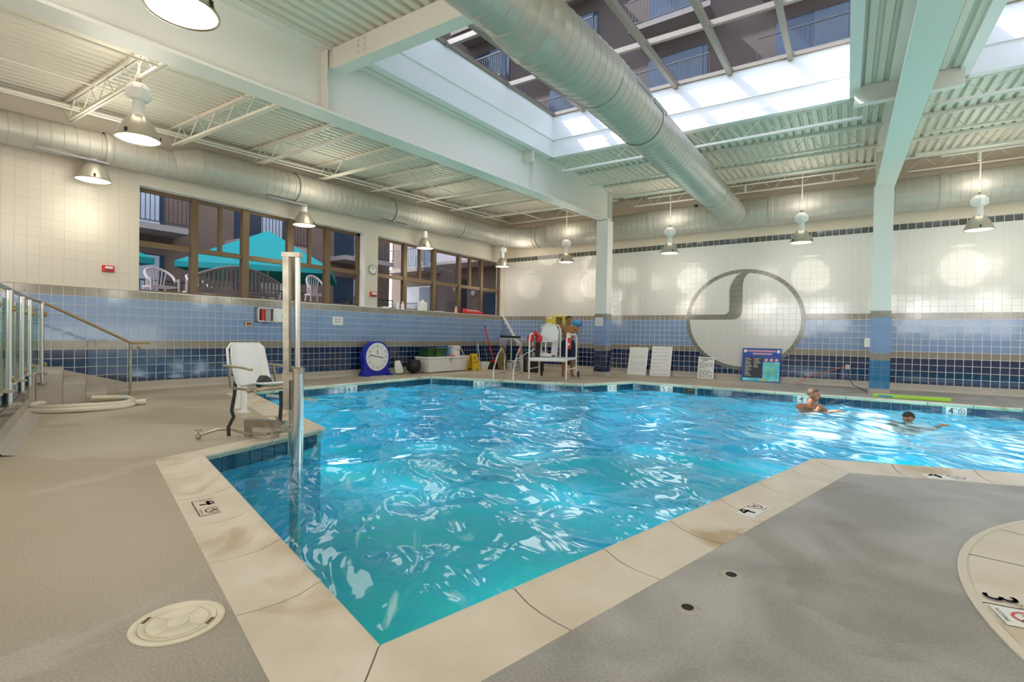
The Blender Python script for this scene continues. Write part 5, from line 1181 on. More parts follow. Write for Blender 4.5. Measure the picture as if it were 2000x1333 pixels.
# leaning boards
def board(x0, x1, h, lean, label, nm, face, lines, slant=0.12):
    t = thing(nm, ((x0+x1)/2, YB-lean-0.04, 0), label, 'sign'); w = x1-x0; o = V3((x0, YB-lean-0.05, 0.002)); v = V3((slant/h*0+0.0, lean, math.sqrt(h*h-lean*lean)))/h
    pn = sub('panel', face, lambda m: m.prism([(0, 0), (w, 0), (w, h), (0, h)], o, (1, 0, 0), v, (0, 0.018, 0.004)), t)
    tx = MB(); q = o+V3((0, -0.003, 0.0))
    for (a, y, b, th) in lines: bar_print(tx, q, (1, 0, 0), v, a*w, y*h, b*w, y*h, th)
    tx.build('board_print', 'ink_grey' if nm == 'rules_board' else 'ink', pn); return t, pn, o, v, w
random.seed(11)
def lines(n, top, bot, th, dense=True):
    out = []
    for k in range(n):
        y = top+(bot-top)*k/(n-1); x = 0.10
        while x < 0.9:
            L_ = random.uniform(0.05, 0.22); out.append((x, y, min(0.92, x+L_), th)); x += L_+random.uniform(0.02, 0.08)
            if random.random() < 0.12: break
    return out
board(-6.22, -5.62, 0.86, 0.20, 'white handwritten rules board leaning on the back wall, left of its pair', 'rules_board', 'paper', lines(9, 0.66, 0.07, 0.010))
board(-5.50, -4.88, 0.90, 0.20, 'white handwritten rules board leaning on the back wall, right of its pair', 'rules_board', 'paper', lines(8, 0.92, 0.06, 0.011))
board(-4.12, -3.67, 0.61, 0.10, 'small white printed notice board below the emblem left side', 'notice_board', 'paper', [(0.12, 0.93, 0.9, 0.02), (0.28, 0.86, 0.62, 0.018)]+lines(11, 0.78, 0.08, 0.015))
t, pn, o, v, w = board(-2.93, -1.97, 0.91, 0.14, 'colourful blue pool rules poster leaning below the emblem', 'rules_poster', 'poster_blue', [])
P = lambda x0, y0, x1, y1, m, nm, dd=0.004: sub(nm, m, lambda q: q.add([o+V3((0, -dd, 0))+V3((1, 0, 0))*(x*w)+v*(y*0.91) for x, y in ((x0, y0), (x1, y0), (x1, y1), (x0, y1))], [(0, 1, 2, 3)]), pn)
P(0.06, 0.13, 0.53, 0.74, 'poster_black', 'black_panel'); P(0.55, 0.03, 0.97, 0.60, 'poster_aqua', 'water_panel'); P(0.03, 0.02, 0.53, 0.11, 'poster_aqua', 'foot_panel')
tx = MB(); q = o+V3((0, -0.006, 0))
for (a, y, b, th) in ((0.15, 0.925, 0.84, 0.05), (0.28, 0.84, 0.76, 0.05)):
    x = a
    while x < b: bar_print(tx, q, (1, 0, 0), v, x*w, y*0.91, (x+0.035)*w, y*0.91, th); x += 0.045
tx.build('title_print', 'poster_pink', pn)
tx = MB()
for k in range(13):
    for a, b in ((0.08, 0.28), (0.31, 0.51)):
        if k < 7 or a < 0.2: bar_print(tx, q, (1, 0, 0), v, a*w, (0.70-k*0.043)*0.91, (a+(b-a)*random.uniform(0.5, 1))*w, (0.70-k*0.043)*0.91, 0.011)
for cx_ in (0.08, 0.93): ring_print(tx, q+V3((cx_*w, 0, 0))+v*(0.92*0.91), (1, 0, 0), v, 0.0, 0.045, 16)
for cx_ in (0.63, 0.76, 0.89): ring_print(tx, q+V3((cx_*w, 0, 0))+v*(0.66*0.91), (1, 0, 0), v, 0.0, 0.048, 16)
tx.build('text_print', 'paper', pn)
rg = MB()
for cx_ in (0.63, 0.76, 0.89): ring_print(rg, q+V3((cx_*w, -0.002, 0))+v*(0.66*0.91), (1, 0, 0), v, 0.034, 0.046, 16); bar_print(rg, q+V3((cx_*w, -0.002, 0))+v*(0.66*0.91), (1, 0, 0), v, -0.025, 0.025, 0.025, -0.025, 0.01)
rg.build('symbol_ring', 'red', pn)
gp = MB()
for (a, y, b, th) in ((0.60, 0.52, 0.93, 0.035), (0.60, 0.40, 0.88, 0.03), (0.60, 0.32, 0.90, 0.03), (0.62, 0.24, 0.85, 0.03)):
    x = a
    while x < b: bar_print(gp, q, (1, 0, 0), v, x*w, y*0.91, (x+0.03)*w, y*0.91, th); x += 0.042
gp.build('slogan_print', 'poster_green', pn); P(0.52, 0.02, 0.62, 0.10, 'yellow', 'yellow_badge', 0.007)
# outlet, cord, wall box, noodle board
ou = thing('wall_outlet', (-0.49, YB-0.01, 0.44), 'white electrical outlet on the back wall dark tiles', 'outlet')
sub('plate', 'white_plastic', lambda m: m.bx(-0.53, YB-0.012, 0.435, -0.45, YB-0.001, 0.55), ou, bevel=0.003); sub('socket_face', 'gray_plastic', lambda m: (m.bx(-0.51, YB-0.014, 0.50, -0.47, YB-0.012, 0.535), m.bx(-0.51, YB-0.014, 0.45, -0.47, YB-0.012, 0.485)), ou)
simple('extension_cable', 'orange', lambda m: m.tube([(-0.50, YB-0.03, 0.515), (-0.62, YB-0.02, 0.47), (-1.0, YB-0.02, 0.33), (-1.35, YB-0.03, 0.19), (-1.55, YB-0.08, 0.05), (-1.6, YB-0.3, 0.012)], 0.009, 6), 'orange cord sloping from the wall outlet to the deck', 'cord', (-0.5, YB-0.02, 0.5), sm=True)
simple('power_cable', 'black', lambda m: m.tube([(-0.48, YB-0.03, 0.46), (-0.44, YB-0.03, 0.20), (-0.36, YB-0.10, 0.06), (-0.24, YB-0.40, 0.02), (-0.12, YB-0.9, 0.012), (-0.06, YB-1.4, 0.012)], 0.008, 6), 'black cord dropping from the wall outlet toward the column', 'cord', (-0.48, YB-0.02, 0.4), sm=True)
simple('wall_dispenser', 'white_plastic', lambda m: m.bx(-0.16, YB-0.10, 1.0, -0.04, YB-0.001, 1.23), 'white dispenser on the back wall left of the right-hand column', 'dispenser', (-0.10, YB-0.05, 1.0), bevel=0.012)
nb = thing('foam_board', (0.7, 13.3, 0), 'long lime green foam strip on the deck by the column', 'foam strip')
sub('strip', 'lime', lambda m: m.obox((0.66, 13.06, 0.032), (0.62, 0.03, 0), (0, 0.09, 0), (0, 0, 0.031)), nb, bevel=0.01); sub('brand_print', 'light_blue', lambda m: m.obox((0.25, 12.950, 0.032), (0.12, 0.006, 0), (0, 0.002, 0), (0, 0, 0.016)), nb)

# ------------------------------------------------------------------ fittings on the left wall
def alarm(y0, y1, z0, z1, label):
    t = thing('fire_alarm', (XL, (y0+y1)/2, z0), label, 'alarm'); sub('case', 'red', lambda m: m.bx(XL-0.005, y0, z0, XL+0.05, y1, z1), t, bevel=0.006)
    sub('strobe', 'white_plastic', lambda m: m.bx(XL+0.05, y0+0.03, z0+0.06, XL+0.065, y1-0.03, z1-0.02), t); sub('grille', 'dark_red', lambda m: m.bx(XL+0.05, y0+0.03, z0+0.012, XL+0.056, y1-0.03, z0+0.05), t)
alarm(3.215, 3.387, 2.135, 2.251, 'red fire alarm on the cream wall left of the windows'); alarm(9.09, 9.30, 2.12, 2.25, 'red fire alarm on the pier between the windows')
cp = thing('call_point', (XL, 5.8, 1.24), 'small brown call point on blue tiles left of the phone box', 'switch'); sub('case', 'steel_old', lambda m: m.bx(XL, 5.73, 1.235, XL+0.035, 5.885, 1.35), cp, bevel=0.006); sub('button_plate', 'dark_red', lambda m: m.bx(XL+0.035, 5.76, 1.265, XL+0.042, 5.855, 1.32), cp)
pb_ = thing('emergency_phone_box', (XL, 6.3, 1.32), 'open grey phone box with red handset on blue tiles', 'phone box')
sub('case', 'steel', lambda m: (m.bx(XL, 5.96, 1.345, XL+0.012, 6.33, 1.655), m.bx(XL, 5.96, 1.345, XL+0.11, 5.975, 1.655), m.bx(XL, 6.315, 1.345, XL+0.11, 6.33, 1.655), m.bx(XL, 5.96, 1.345, XL+0.11, 6.33, 1.36), m.bx(XL, 5.96, 1.64, XL+0.11, 6.33, 1.655)), pb_)
sub('handset', 'red', lambda m: m.bx(XL+0.02, 6.07, 1.38, XL+0.08, 6.14, 1.63), pb_, bevel=0.01); sub('phone_body', 'gray_plastic', lambda m: m.bx(XL+0.015, 6.17, 1.37, XL+0.05, 6.30, 1.63), pb_)
dr = sub('door', 'steel', lambda m: m.bx(XL+0.012, 6.335, 1.345, XL+0.03, 6.62, 1.655), pb_); sub('door_notice', 'paper', lambda m: m.bx(XL+0.03, 6.365, 1.37, XL+0.032, 6.56, 1.635), dr); sub('door_lock', 'black', lambda m: m.bx(XL+0.03, 6.575, 1.48, XL+0.04, 6.60, 1.51), dr)
sub('cord', 'dark_red', lambda m: m.tube([(XL+0.05, 6.10, 1.37), (XL+0.06, 6.12, 1.31), (XL+0.06, 6.17, 1.30), (XL+0.05, 6.2, 1.37)], 0.008, 6), pb_, True)
nt_ = thing('wall_notice', (XL, 8.09, 1.33), 'small white paper notice on blue tiles below the windows', 'notice'); sub('sheet', 'paper', lambda m: m.bx(XL, 7.935, 1.326, XL+0.006, 8.24, 1.536), nt_)
sub('notice_print', 'ink_grey', lambda m: [m.bx(XL+0.006, 7.98+0.02*(k % 2), 1.49-k*0.028, XL+0.0068, 8.20-0.02*(k % 3), 1.503-k*0.028) for k in range(5)], nt_)
wc = thing('wall_clock', (XL+0.03, 9.177, 2.73), 'round white wall clock on the pier between the windows', 'clock')
sub('rim', 'steel_old', lambda m: m.lathe([(0.0, 0), (0.135, 0), (0.14, 0.03), (0.122, 0.035), (0.115, 0.02)], (XL-0.005, 9.177, 2.855), 28, (1, 0, 0)), wc, True); sub('dial', 'paper', lambda m: m.lathe([(0.0, 0.018), (0.118, 0.018)], (XL-0.005, 9.177, 2.855), 28, (1, 0, 0)), wc)
sub('hour_hand', 'ink', lambda m: m.obox((XL+0.016, 9.165, 2.885), (0.001, 0, 0), (0, 0.006, 0.002), (0, -0.014, 0.035)), wc); sub('minute_hand', 'ink', lambda m: m.obox((XL+0.017, 9.177, 2.90), (0.001, 0, 0), (0, 0.004, 0), (0, 0, 0.05)), wc)
tk = MB()
for k in range(12):
    a = k*math.pi/6; tk.obox((XL+0.0145, 9.177+0.10*math.cos(a), 2.855+0.10*math.sin(a)), (0.001, 0, 0), (0, 0.010*math.cos(a), 0.010*math.sin(a)), (0, -0.003*math.sin(a), 0.003*math.cos(a)))
tk.build('hour_tick', 'ink', wc)
# sill clutter
def bottle(y, h, m, label, r_=0.045):
    t = thing('pump_bottle', (-11.2, y, WS), label, 'bottle', 'bottles on the window sill'); sub('body', m, lambda q: q.lathe([(0, 0), (r_, 0), (r_*1.05, 0.02), (r_, h*0.6), (r_*0.5, h*0.75), (r_*0.35, h*0.85), (0, h*0.85)], (-11.2, y, WS+0.005), 12), t, True)
    sub('pump', 'white_plastic', lambda q: q.lathe([(r_*0.4, h*0.83), (r_*0.45, h*0.9), (r_*0.6, h), (0, h)], (-11.2, y, WS+0.005), 8), t)
bottle(10.16, 0.24, 'white_plastic', 'white spray bottle on the sill, left of the pair'); bottle(10.36, 0.23, 'white_plastic', 'white spray bottle on the sill, right of the pair'); bottle(12.70, 0.22, 'poster_pink', 'pinkish pump bottle on the sill beside the red floats')
jg = thing('white_jug', (-11.2, 11.15, WS), 'tall white jug standing on the window sill', 'jug'); sub('body', 'white_plastic', lambda m: m.bx(-11.28, 11.02, WS+0.005, -11.12, 11.30, WS+0.27), jg, bevel=0.03); sub('spout', 'white_plastic', lambda m: m.lathe([(0.05, 0), (0.04, 0.06), (0, 0.06)], (-11.2, 11.16, WS+0.265), 12), jg)
simple('tissue_pack', 'paper', lambda m: m.bx(-11.28, 9.62, WS+0.005, -11.16, 9.84, WS+0.05), 'flat white pack on the sill below the second window left end', 'pack', (-11.2, 9.7, WS+0.005), bevel=0.01)
simple('paper_sheet', 'paper', lambda m: m.bx(-11.28, 11.75, WS+0.005, -11.14, 12.05, WS+0.02), 'white sheet lying on the sill beside the white jug', 'paper', (-11.2, 11.9, WS+0.005))
rf_ = thing('red_float_set', (-11.2, 13.3, WS), 'red rescue float lying on the sill near the back corner', 'float'); sub('float_end', 'red', lambda m: m.ball((-11.2, 13.12, WS+0.10), 0.09, 0.8, 1, 1.0, 12), rf_, True); sub('float_body', 'red', lambda m: m.tube([(-11.2, 13.15, WS+0.065), (-11.2, 14.05, WS+0.055)], 0.05, 10), rf_, True); sub('strap', 'poster_pink', lambda m: m.tube([(-11.2, 13.2, WS+0.13), (-11.2, 13.9, WS+0.12)], 0.02, 6), rf_, True)
simple('red_strap', 'red', lambda m: m.obox((-11.15, 14.3, WS+0.02), (0.05, 0, 0), (0, 0.14, 0), (0, 0, 0.012)), 'red strap on the sill at the end of the red float', 'strap', (-11.15, 14.3, WS))
simple('dead_plant_twig', 'tarp', lambda m: (m.tube([(-11.22, 8.25, WS+0.005), (-11.2, 8.42, WS+0.03), (-11.2, 8.5, WS+0.16)], 0.008, 5), m.tube([(-11.2, 8.42, WS+0.03), (-11.2, 8.3, WS+0.12)], 0.006, 5)), 'small dark twig on the sill at the first window right end', 'twig', (-11.2, 8.4, WS))
simple('ceiling_camera', 'black', lambda m: (m.ball((-4.05, 14.45, 4.80), 0.05, 1.3, 1, 0.8, 10), m.tube([(-4.05, 14.45, 4.80), (-4.05, 14.62, 4.86)], 0.015, 6)), 'small dark camera fixed to the back duct by the big duct end', 'camera', (-4.05, 14.45, 4.76), sm=True)
# ------------------------------------------------------------------ people
def capsules(mb, segs):
    for (a, ra, b, rb) in segs:
        a, b = V3(a), V3(b); n = 5
        mb.tube([a.lerp(b, k/n) for k in range(n+1)], [ra+(rb-ra)*k/n for k in range(n+1)], 12); mb.ball(a, ra, n=12); mb.ball(b, rb, n=12)
    return mb
def fuse(o, vox=0.011, it=6):
    r_ = o.modifiers.new('fuse', 'REMESH'); r_.mode = 'VOXEL'; r_.voxel_size = vox; r_.use_smooth_shade = True
    s_ = o.modifiers.new('soften', 'SMOOTH'); s_.factor = 0.5; s_.iterations = it
def head(mb, c, f, rgt, s=1.0):
    c = V3(c); up = rgt.cross(f)*-1
    if up.z < 0: up = -up
    P = lambda x, y, z: c+rgt*(x*s)+f*(y*s)+up*(z*s)
    segs = [(P(0, -0.012, 0.035), 0.088*s, P(0, 0.010, 0.02), 0.084*s), (P(0, 0.035, -0.045), 0.058*s, P(0, 0.045, -0.085), 0.040*s), (P(0, 0.02, -0.03), 0.066*s, P(0, 0.0, 0.0), 0.078*s)]
    segs += [(P(0, 0.092, 0.012), 0.011*s, P(0, 0.106, -0.022), 0.015*s)]                       # nose
    segs += [(P(x, -0.005, -0.005), 0.014*s, P(x*1.02, -0.012, 0.022), 0.017*s) for x in (-0.084, 0.084)]   # ears
    segs += [(P(-0.022, 0.084, -0.058), 0.009*s, P(0.022, 0.084, -0.058), 0.009*s)]             # lips
    segs += [(P(-0.045, 0.078, 0.030), 0.014*s, P(0.045, 0.078, 0.030), 0.014*s)]               # brow
    capsules(mb, segs); return P
def hair(parent, P, m, full=True, s=1.0):
    mb = MB(); pts = []; n = 16; rows = 7
    for i in range(rows+1):
        th = (math.pi*0.56)*i/rows
        for k in range(n):
            ph = 2*math.pi*k/n; y = math.sin(th)*math.sin(ph)
            lim = 1.0 if y < 0.2 else 0.62
            t2 = th*lim; pts.append(tuple(P(0.098*math.sin(t2)*math.cos(ph), -0.006+0.106*math.sin(t2)*math.sin(ph), 0.028+0.102*math.cos(t2))))
    mb.add(pts, [(i*n+k, i*n+(k+1) % n, (i+1)*n+(k+1) % n, (i+1)*n+k) for i in range(rows) for k in range(n)]); o = mb.build('hair', m, parent, smooth=True)
    md = o.modifiers.new('thick', 'SOLIDIFY'); md.thickness = 0.014*s; return o
def hand(w, d, side, s=1.0, curl=0.6):
    """wrist, forward direction, thumb side; palm and five curled fingers"""
    w, d, side = V3(w), V3(d).normalized(), V3(side).normalized(); nrm = d.cross(side).normalized()
    segs = [(w, 0.026*s, w+d*0.05*s, 0.03*s), (w+d*0.05*s-side*0.022*s, 0.020*s, w+d*0.05*s+side*0.022*s, 0.020*s)]
    for k, L_ in enumerate((0.070, 0.080, 0.074, 0.058)):
        b = w+d*0.08*s+side*(0.030-0.020*k)*s; m_ = b+d*L_*0.5*s; e = m_+(d*(1-curl)-nrm*curl)*L_*0.55*s; segs += [(b, 0.0095*s, m_, 0.0090*s), (m_, 0.0090*s, e, 0.0080*s)]
    tb_ = w+d*0.03*s+side*0.028*s; segs += [(tb_, 0.012*s, tb_+(side*0.7+d*0.7)*0.04*s, 0.010*s), (tb_+(side*0.7+d*0.7)*0.04*s, 0.010*s, tb_+(side*0.7+d)*0.065*s-nrm*0.01, 0.009*s)]
    return segs
eyes = lambda parent, P, m='hair_dark': [MB().ball(P(x, 0.083, 0.008), 0.011, n=8).build('eye', m, parent, smooth=True) for x in (-0.034, 0.034)]

# lifeguard standing behind the stand
b0 = V3((-7.12, 12.92, 0)); g_r = LR.copy(); g_f = -LF
G = lambda x, y, z: b0+g_r*x+g_f*y+V3((0, 0, z))
mb = MB(); segs = [(G(-0.075, 0, 0.93), 0.125, G(0.075, 0, 0.93), 0.125), (G(0, 0.0, 0.95), 0.135, G(0, -0.01, 1.12), 0.128), (G(-0.06, -0.01, 1.15), 0.115, G(0.06, -0.01, 1.15), 0.115), (G(-0.085, -0.015, 1.29), 0.105, G(0.085, -0.015, 1.29), 0.105),
    (G(-0.165, -0.01, 1.385), 0.062, G(0.165, -0.01, 1.385), 0.062), (G(0, -0.01, 1.38), 0.066, G(0, 0.005, 1.50), 0.055)]
for s_ in (-1, 1):
    segs += [(G(0.095*s_, 0, 0.90), 0.092, G(0.115*s_, 0.01, 0.48), 0.056), (G(0.115*s_, 0.01, 0.48), 0.055, G(0.12*s_, -0.015, 0.34), 0.056), (G(0.12*s_, -0.015, 0.34), 0.055, G(0.125*s_, -0.01, 0.09), 0.036), (G(0.125*s_, -0.02, 0.045), 0.038, G(0.14*s_, 0.13, 0.028), 0.028), (G(0.12*s_, 0.13, 0.026), 0.026, G(0.165*s_, 0.12, 0.024), 0.022)]
segs += [(G(-0.19, -0.01, 1.385), 0.060, G(-0.36, 0.05, 1.42), 0.045), (G(-0.36, 0.05, 1.42), 0.043, G(-0.43, 0.17, 1.36), 0.030)]+hand(G(-0.43, 0.17, 1.36), g_f*0.3+V3((0, 0, -1)), g_r, 1.0, 0.4)
segs += [(G(0.19, -0.01, 1.385), 0.060, G(0.285, 0.0, 1.30), 0.046), (G(0.285, 0.0, 1.30), 0.044, G(0.245, 0.20, 1.245), 0.030)]+hand(G(0.245, 0.20, 1.245), g_f, -g_r, 1.0, 0.55)
capsules(mb, segs); hf = (g_f+g_r*0.35).normalized(); hr_ = V3((-hf.y, hf.x, 0)); HP = head(mb, G(0.01, 0.02, 1.60), hf, hr_)
man = mb.build('person', 'skin_dark', None, loc=b0); fuse(man, 0.010); tag(man, 'person in navy shorts standing bare-chested behind the lifeguard stand', 'person')
hair(man, HP, 'hair_dark'); eyes(man, HP)
def beard(par, P): MB().ball(P(0, 0.052, -0.075), 0.040, 1.15, 0.9, 0.8, 10).build('beard', 'hair_dark', par, smooth=True)
beard(man, HP)
mb = MB(); capsules(mb, [(G(-0.06, 0, 0.92), 0.145, G(0.06, 0, 0.92), 0.145)]+[(G(0.09*s_, 0, 0.86), 0.125, G(0.115*s_, 0.008, 0.58), 0.112) for s_ in (-1, 1)])
o = mb.build('swim_shorts', 'navy_cloth', man); fuse(o, 0.012, 3)

# person in the water looking to the right, chin on hand
b1 = V3((-0.95, 11.27, WATER_Z)); w_r = LR.copy(); w_f = -LF
Wp = lambda x, y, z: b1+w_r*x+w_f*y+V3((0, 0, z))
mb = MB(); segs = [(Wp(-0.10, -0.03, -0.05), 0.115, Wp(0.10, -0.03, -0.05), 0.115), (Wp(-0.19, -0.01, 0.0), 0.072, Wp(0.19, -0.01, 0.0), 0.072), (Wp(0.01, 0.0, 0.03), 0.068, Wp(0.02, 0.04, 0.14), 0.058),
    (Wp(-0.20, 0, -0.01), 0.065, Wp(-0.19, 0.16, -0.09), 0.05), (Wp(-0.19, 0.16, -0.09), 0.046, Wp(0.0, 0.24, -0.03), 0.034), (Wp(0.20, 0, -0.01), 0.065, Wp(0.24, 0.14, -0.07), 0.05), (Wp(0.24, 0.14, -0.07), 0.046, Wp(0.32, 0.30, -0.02), 0.032)]
segs += hand(Wp(0.0, 0.24, -0.03), w_r*0.5+V3((0, 0, 0.9)), w_r, 1.0, 0.7)+hand(Wp(0.32, 0.30, -0.02), w_r*0.8+w_f*0.4, -w_r, 1.0, 0.3)
capsules(mb, segs); hf = (w_r*0.75+w_f*0.66).normalized(); hr_ = V3((-hf.y, hf.x, 0))*-1; HP = head(mb, Wp(0.03, 0.06, 0.245), hf, hr_, 1.08)
p1_ = mb.build('person', 'skin_mid', None, loc=b1); fuse(p1_, 0.009); tag(p1_, 'person in the water up to the shoulders, hand raised to the chin', 'person')
hair(p1_, HP, 'hair_brown'); eyes(p1_, HP); MB().ball(HP(0, 0.058, -0.07), 0.038, 1.1, 0.8, 0.8, 10).build('beard', 'hair_brown', p1_, smooth=True)

# dark-haired swimmer
b2 = V3((0.50, 10.39, WATER_Z)); Sp = lambda x, y, z: b2+w_r*x+w_f*y+V3((0, 0, z))
mb = MB(); segs = [(Sp(0.02, 0.0, -0.03), 0.05, Sp(0.10, -0.04, -0.10), 0.075), (Sp(0.05, -0.14, -0.10), 0.07, Sp(0.12, 0.10, -0.11), 0.07), (Sp(0.10, -0.04, -0.14), 0.10, Sp(0.22, -0.42, -0.20), 0.09), (Sp(0.22, -0.42, -0.20), 0.08, Sp(0.30, -1.05, -0.26), 0.045),
    (Sp(0.06, -0.17, -0.10), 0.048, Sp(-0.17, -0.24, -0.05), 0.036), (Sp(-0.17, -0.24, -0.05), 0.034, Sp(-0.34, -0.20, 0.0), 0.026), (Sp(0.12, 0.12, -0.11), 0.048, Sp(0.24, 0.24, -0.06), 0.036), (Sp(0.24, 0.24, -0.06), 0.034, Sp(0.36, 0.22, -0.01), 0.026)]
segs += hand(Sp(-0.34, -0.20, 0.0), -w_r, w_f, 0.8, 0.3)+hand(Sp(0.36, 0.22, -0.01), w_r, w_f, 0.8, 0.3)
capsules(mb, segs); hf = (-w_r*0.80+w_f*0.35-V3((0, 0, 0.30))).normalized(); hr_ = hf.cross(V3((0, 0, 1))).normalized(); HP = head(mb, Sp(-0.01, 0.02, 0.055), hf, hr_, 0.88)
p2_ = mb.build('person', 'skin_mid', None, loc=b2); fuse(p2_, 0.009); tag(p2_, 'person with wet dark hair swimming low in the sunlit water', 'person')
hair(p2_, HP, 'hair_dark', s=0.9); eyes(p2_, HP)

# ------------------------------------------------------------------ outside: patio, furniture, hotel blocks
PZ = 1.62
mb = MB(); mb.bx(-40, -25, PZ-0.5, XL-0.43, 19.0, PZ); tag(mb.build('patio_ground', 'patio', None), kind='structure')
def armchair(x, y, rz, label, m='chair_white'):
    t = thing('patio_chair', (0, 0, 0), label, 'chair', 'white plastic patio chairs')
    sub('seat', m, lambda q: q.bx(-0.24, -0.22, 0.40, 0.24, 0.24, 0.44), t, bevel=0.015)
    pts = [(0.27*math.cos(a), 0.02-0.25*math.sin(a), 0.44+0.40*(0.5+0.5*math.sin(a))) for a in [math.pi*(k/16*1.3-0.15) for k in range(17)]]
    sub('arm_hoop', m, lambda q: q.tube([(0.27, 0.26, 0.0), (0.27, 0.24, 0.60)]+pts+[(-0.27, 0.24, 0.60), (-0.27, 0.26, 0.0)], 0.026, 8), t, True)
    for k in range(7):
        a = math.pi*(0.22+0.56*k/6); sub('back_slat', m, lambda q: q.tube([(0.2*math.cos(a), -0.16-0.04*math.sin(a), 0.43), (0.26*math.cos(a), 0.02-0.25*math.sin(a), 0.44+0.40*(0.5+0.5*math.sin(a)))], 0.016, 6), t)
    for sx in (-1, 1): sub('leg', m, lambda q: q.tube([(0.20*sx, -0.18, 0.42), (0.24*sx, -0.26, 0)], 0.025, 6), t)
    t.location = (x, y, PZ); t.rotation_euler = (0, 0, rz); return t
armchair(-12.5, 4.62, R(-85), 'white plastic armchair outside the first window left end'); armchair(-13.35, 5.75, R(-60), 'white plastic armchair partly hidden by the first window mullion')
armchair(-12.6, 8.42, R(-95), 'tall white plastic chair outside the first window right end').scale = (0.85, 0.85, 1.28)
def bench(y0, y1, x):
    t = thing('garden_bench', (x, (y0+y1)/2, PZ), 'grey garden bench with arched slatted back outside the first window', 'bench'); n = 21
    h = lambda k: 0.74+0.28*math.sin(math.pi*k/(n-1))
    sub('top_rail', 'bench_gray', lambda q: q.tube([(x, y0+(y1-y0)*k/(n-1), PZ+h(k)) for k in range(n)], 0.032, 8), t, True); sub('bottom_rail', 'bench_gray', lambda q: q.bx(x-0.025, y0, PZ+0.40, x+0.025, y1, PZ+0.46), t)
    for k in range(n): 
        y = y0+(y1-y0)*k/(n-1); sub('back_slat', 'bench_gray', lambda q: q.bx(x-0.014, y-0.028, PZ+0.44, x+0.014, y+0.028, PZ+h(k)), t)
    sub('seat', 'bench_gray', lambda q: q.bx(x-0.48, y0, PZ+0.38, x, y1, PZ+0.42), t)
    for y in (y0+0.05, y1-0.05):
        sub('leg', 'bench_gray', lambda q: (q.bx(x-0.04, y-0.03, PZ, x+0.02, y+0.03, PZ+0.5),), t); sub('leg', 'bench_gray', lambda q: q.bx(x-0.46, y-0.03, PZ, x-0.40, y+0.03, PZ+0.62), t)
bench(5.25, 7.20, -12.3)
def umbrella(c, hw, zt, ze, label, rz):
    t = thing('patio_umbrella', (c[0], c[1], PZ), label, 'umbrella', 'teal patio umbrellas'); cs = [V3((c[0]+hw*math.cos(rz+a), c[1]+hw*math.sin(rz+a), ze)) for a in (0, math.pi/2, math.pi, 3*math.pi/2)]; ap = V3((c[0], c[1], zt))
    mb = MB(); mb.add([ap]+cs+[p-V3((0, 0, 0.16)) for p in cs], [(0, 1, 2), (0, 2, 3), (0, 3, 4), (0, 4, 1), (1, 2, 6, 5), (2, 3, 7, 6), (3, 4, 8, 7), (4, 1, 5, 8)]); o = mb.build('canopy', 'teal_canvas', t)
    md = o.modifiers.new('thick', 'SOLIDIFY'); md.thickness = 0.01
    sub('pole', 'white_plastic', lambda q: q.tube([(c[0], c[1], PZ), (c[0], c[1], zt)], 0.025, 8), t, True); sub('base', 'bench_gray', lambda q: q.lathe([(0, 0), (0.28, 0), (0.25, 0.07), (0.04, 0.1)], (c[0], c[1], PZ), 16), t)
umbrella((-16.2, 9.1), 2.9, 4.42, 3.05, 'large teal patio umbrella beyond the first window', 0.12); umbrella((-16.6, 4.1), 1.9, 3.75, 3.0, 'dark teal patio umbrella at the far left of the first window', 0.9)

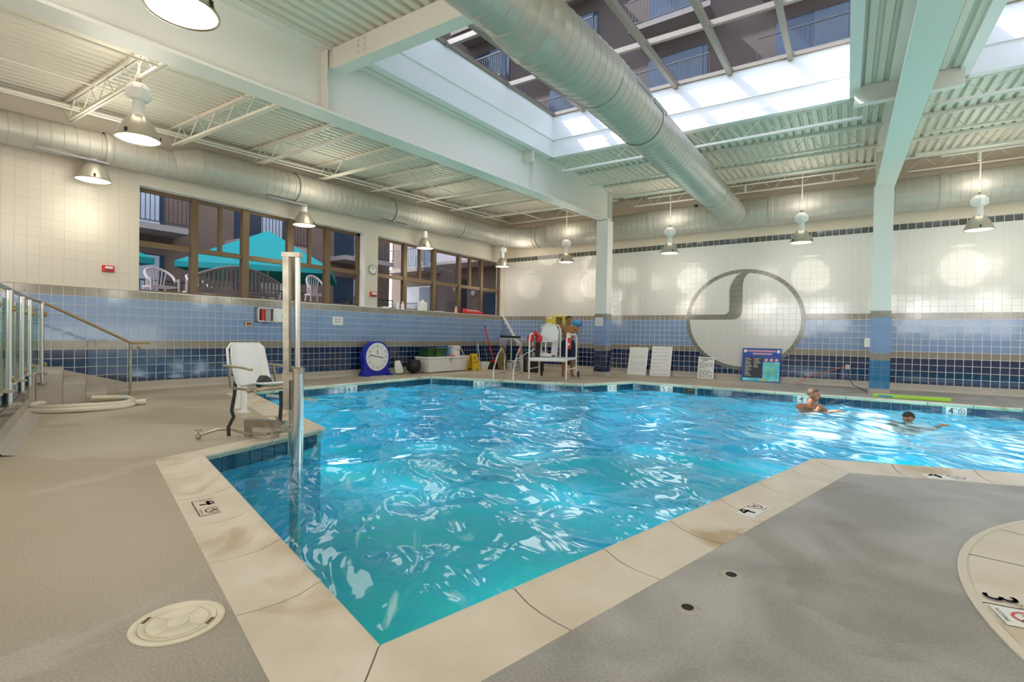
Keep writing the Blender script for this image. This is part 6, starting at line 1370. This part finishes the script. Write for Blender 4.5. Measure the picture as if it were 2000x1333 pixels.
def railing_mesh(L_, h=1.05):
    mb = MB(); mb.bx(0, -0.02, h-0.05, L_, 0.02, h); mb.bx(0, -0.015, 0.08, L_, 0.015, 0.11); n = int(L_/0.13)
    for k in range(n+1): mb.bx(k*L_/n-0.010, -0.010, 0.1, k*L_/n+0.010, 0.010, h-0.04)
    return mb
def hotel(label, o, u, n, bays, floors, z0, fh, bw, wall_m, gw, solid=(), slab_m='slab', cur_m='curtain'):
    """a slab block: wall, balcony slabs, railings, glass doors with curtains; u along the front, n outward"""
    t = thing('hotel_block', (o[0], o[1], z0), label, 'building'); o, u, n = V3((o[0], o[1], 0)), V3((*u, 0)), V3((*n, 0)); W_ = bays*bw; Hh = floors*fh; up = V3((0, 0, 1))
    sub('wall', wall_m, lambda m: m.obox(o+u*W_/2-n*0.7+up*(z0+Hh/2), u*W_/2, n*0.5, up*Hh/2), t)
    rot = math.atan2(u.y, u.x); RM = railing_mesh(bw*gw).build('railing', 'rail_dark', t); first = True
    slab = door = cur = sof = None
    for f in range(floors):
        for b in range(bays):
            if (b, f) in solid: continue
            p = o+u*(b*bw+bw*(1-gw)/2)+up*(z0+f*fh); loc = p-t.location
            if first: r_ = RM; first = False
            else: r_ = RM.copy(); COL.objects.link(r_)
            r_.parent = t; r_.location = loc+n*1.05+up*0.1; r_.rotation_euler = (0, 0, rot)
            c = p+u*bw*gw/2
            if slab is None:
                m = MB(); m.obox(V3((bw*gw/2, 0, 0)), (bw*gw/2, 0, 0), (0, 0.65, 0), (0, 0, 0.10)); slab = m.build('balcony_slab', slab_m, t)
                m = MB(); m.obox((bw*gw*0.5, 0, 1.1), (bw*gw*0.38, 0, 0), (0, 0.03, 0), (0, 0, 1.05)); door = m.build('glass_door', 'door_glass', t)
                m = MB(); m.obox((bw*gw*0.66, 0, 1.1), (bw*gw*0.16, 0, 0), (0, 0.02, 0), (0, 0, 1.0)); cur = m.build('curtain', cur_m, t); S_, D_, C_ = slab, door, cur
                # rebuild in local space: vertices were written relative to the block
                for q in (slab, door, cur):
                    for v in q.data.vertices: v.co += t.location
            else:
                S_, D_, C_ = slab.copy(), door.copy(), cur.copy()
                for q in (S_, D_, C_): COL.objects.link(q); q.parent = t
            for q, d in ((S_, 0.45), (D_, -0.18), (C_, -0.13)): q.location = loc+n*d; q.rotation_euler = (0, 0, rot)
    for v in RM.data.vertices: v.co += t.location
    return t
hotel('brown hotel wing with dark balcony rails across the patio', (-20.5, -14), (0, 1), (1, 0), 7, 6, PZ, 2.9, 4.6, 'stucco', 0.62, solid=())
hotel('tall brown hotel block seen through the skylight', (-23, 20.2), (1, 0), (0, -1), 9, 9, PZ, 2.9, 4.7, 'stucco_dimmed', 0.66, slab_m='slab_dimmed', cur_m='curtain_dimmed')
pw = thing('pale_annex', (-14.5, 18.0, PZ), 'pale sunlit annex with dark openings beyond the second window', 'building')
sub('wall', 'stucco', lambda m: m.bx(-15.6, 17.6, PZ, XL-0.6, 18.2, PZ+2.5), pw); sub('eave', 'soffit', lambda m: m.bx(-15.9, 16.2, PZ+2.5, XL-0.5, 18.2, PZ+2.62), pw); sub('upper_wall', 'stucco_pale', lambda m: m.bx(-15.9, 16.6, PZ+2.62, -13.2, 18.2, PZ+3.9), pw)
for x0_, x1_, z0_, z1_, m in ((-15.4, -14.9, 0, 2.0, 'black'), (-14.0, -13.2, 0.25, 1.35, 'door_glass'), (-12.9, -12.3, 0.05, 1.75, 'door_glass'), (-12.1, -11.75, 0.3, 1.6, 'door_glass')):
    wd = sub('window', m, lambda q: q.bx(x0_, 17.56, PZ+z0_, x1_, 17.6, PZ+z1_), pw)
    sub('pane_bar', 'rail_dark', lambda q: q.bx(x0_, 17.54, PZ+(z0_+z1_)/2-0.02, x1_, 17.56, PZ+(z0_+z1_)/2+0.02), wd)
for x in (-14.45, -12.2): sub('wall_lamp', 'curtain', lambda q: q.ball((x, 17.52, PZ+1.35), 0.12, n=10), pw, True)

mb = MB(); mb.bx(-30, -60, 0.9, 40, YF-0.32, 1.0); tag(mb.build('front_yard', 'patio', None), kind='structure')
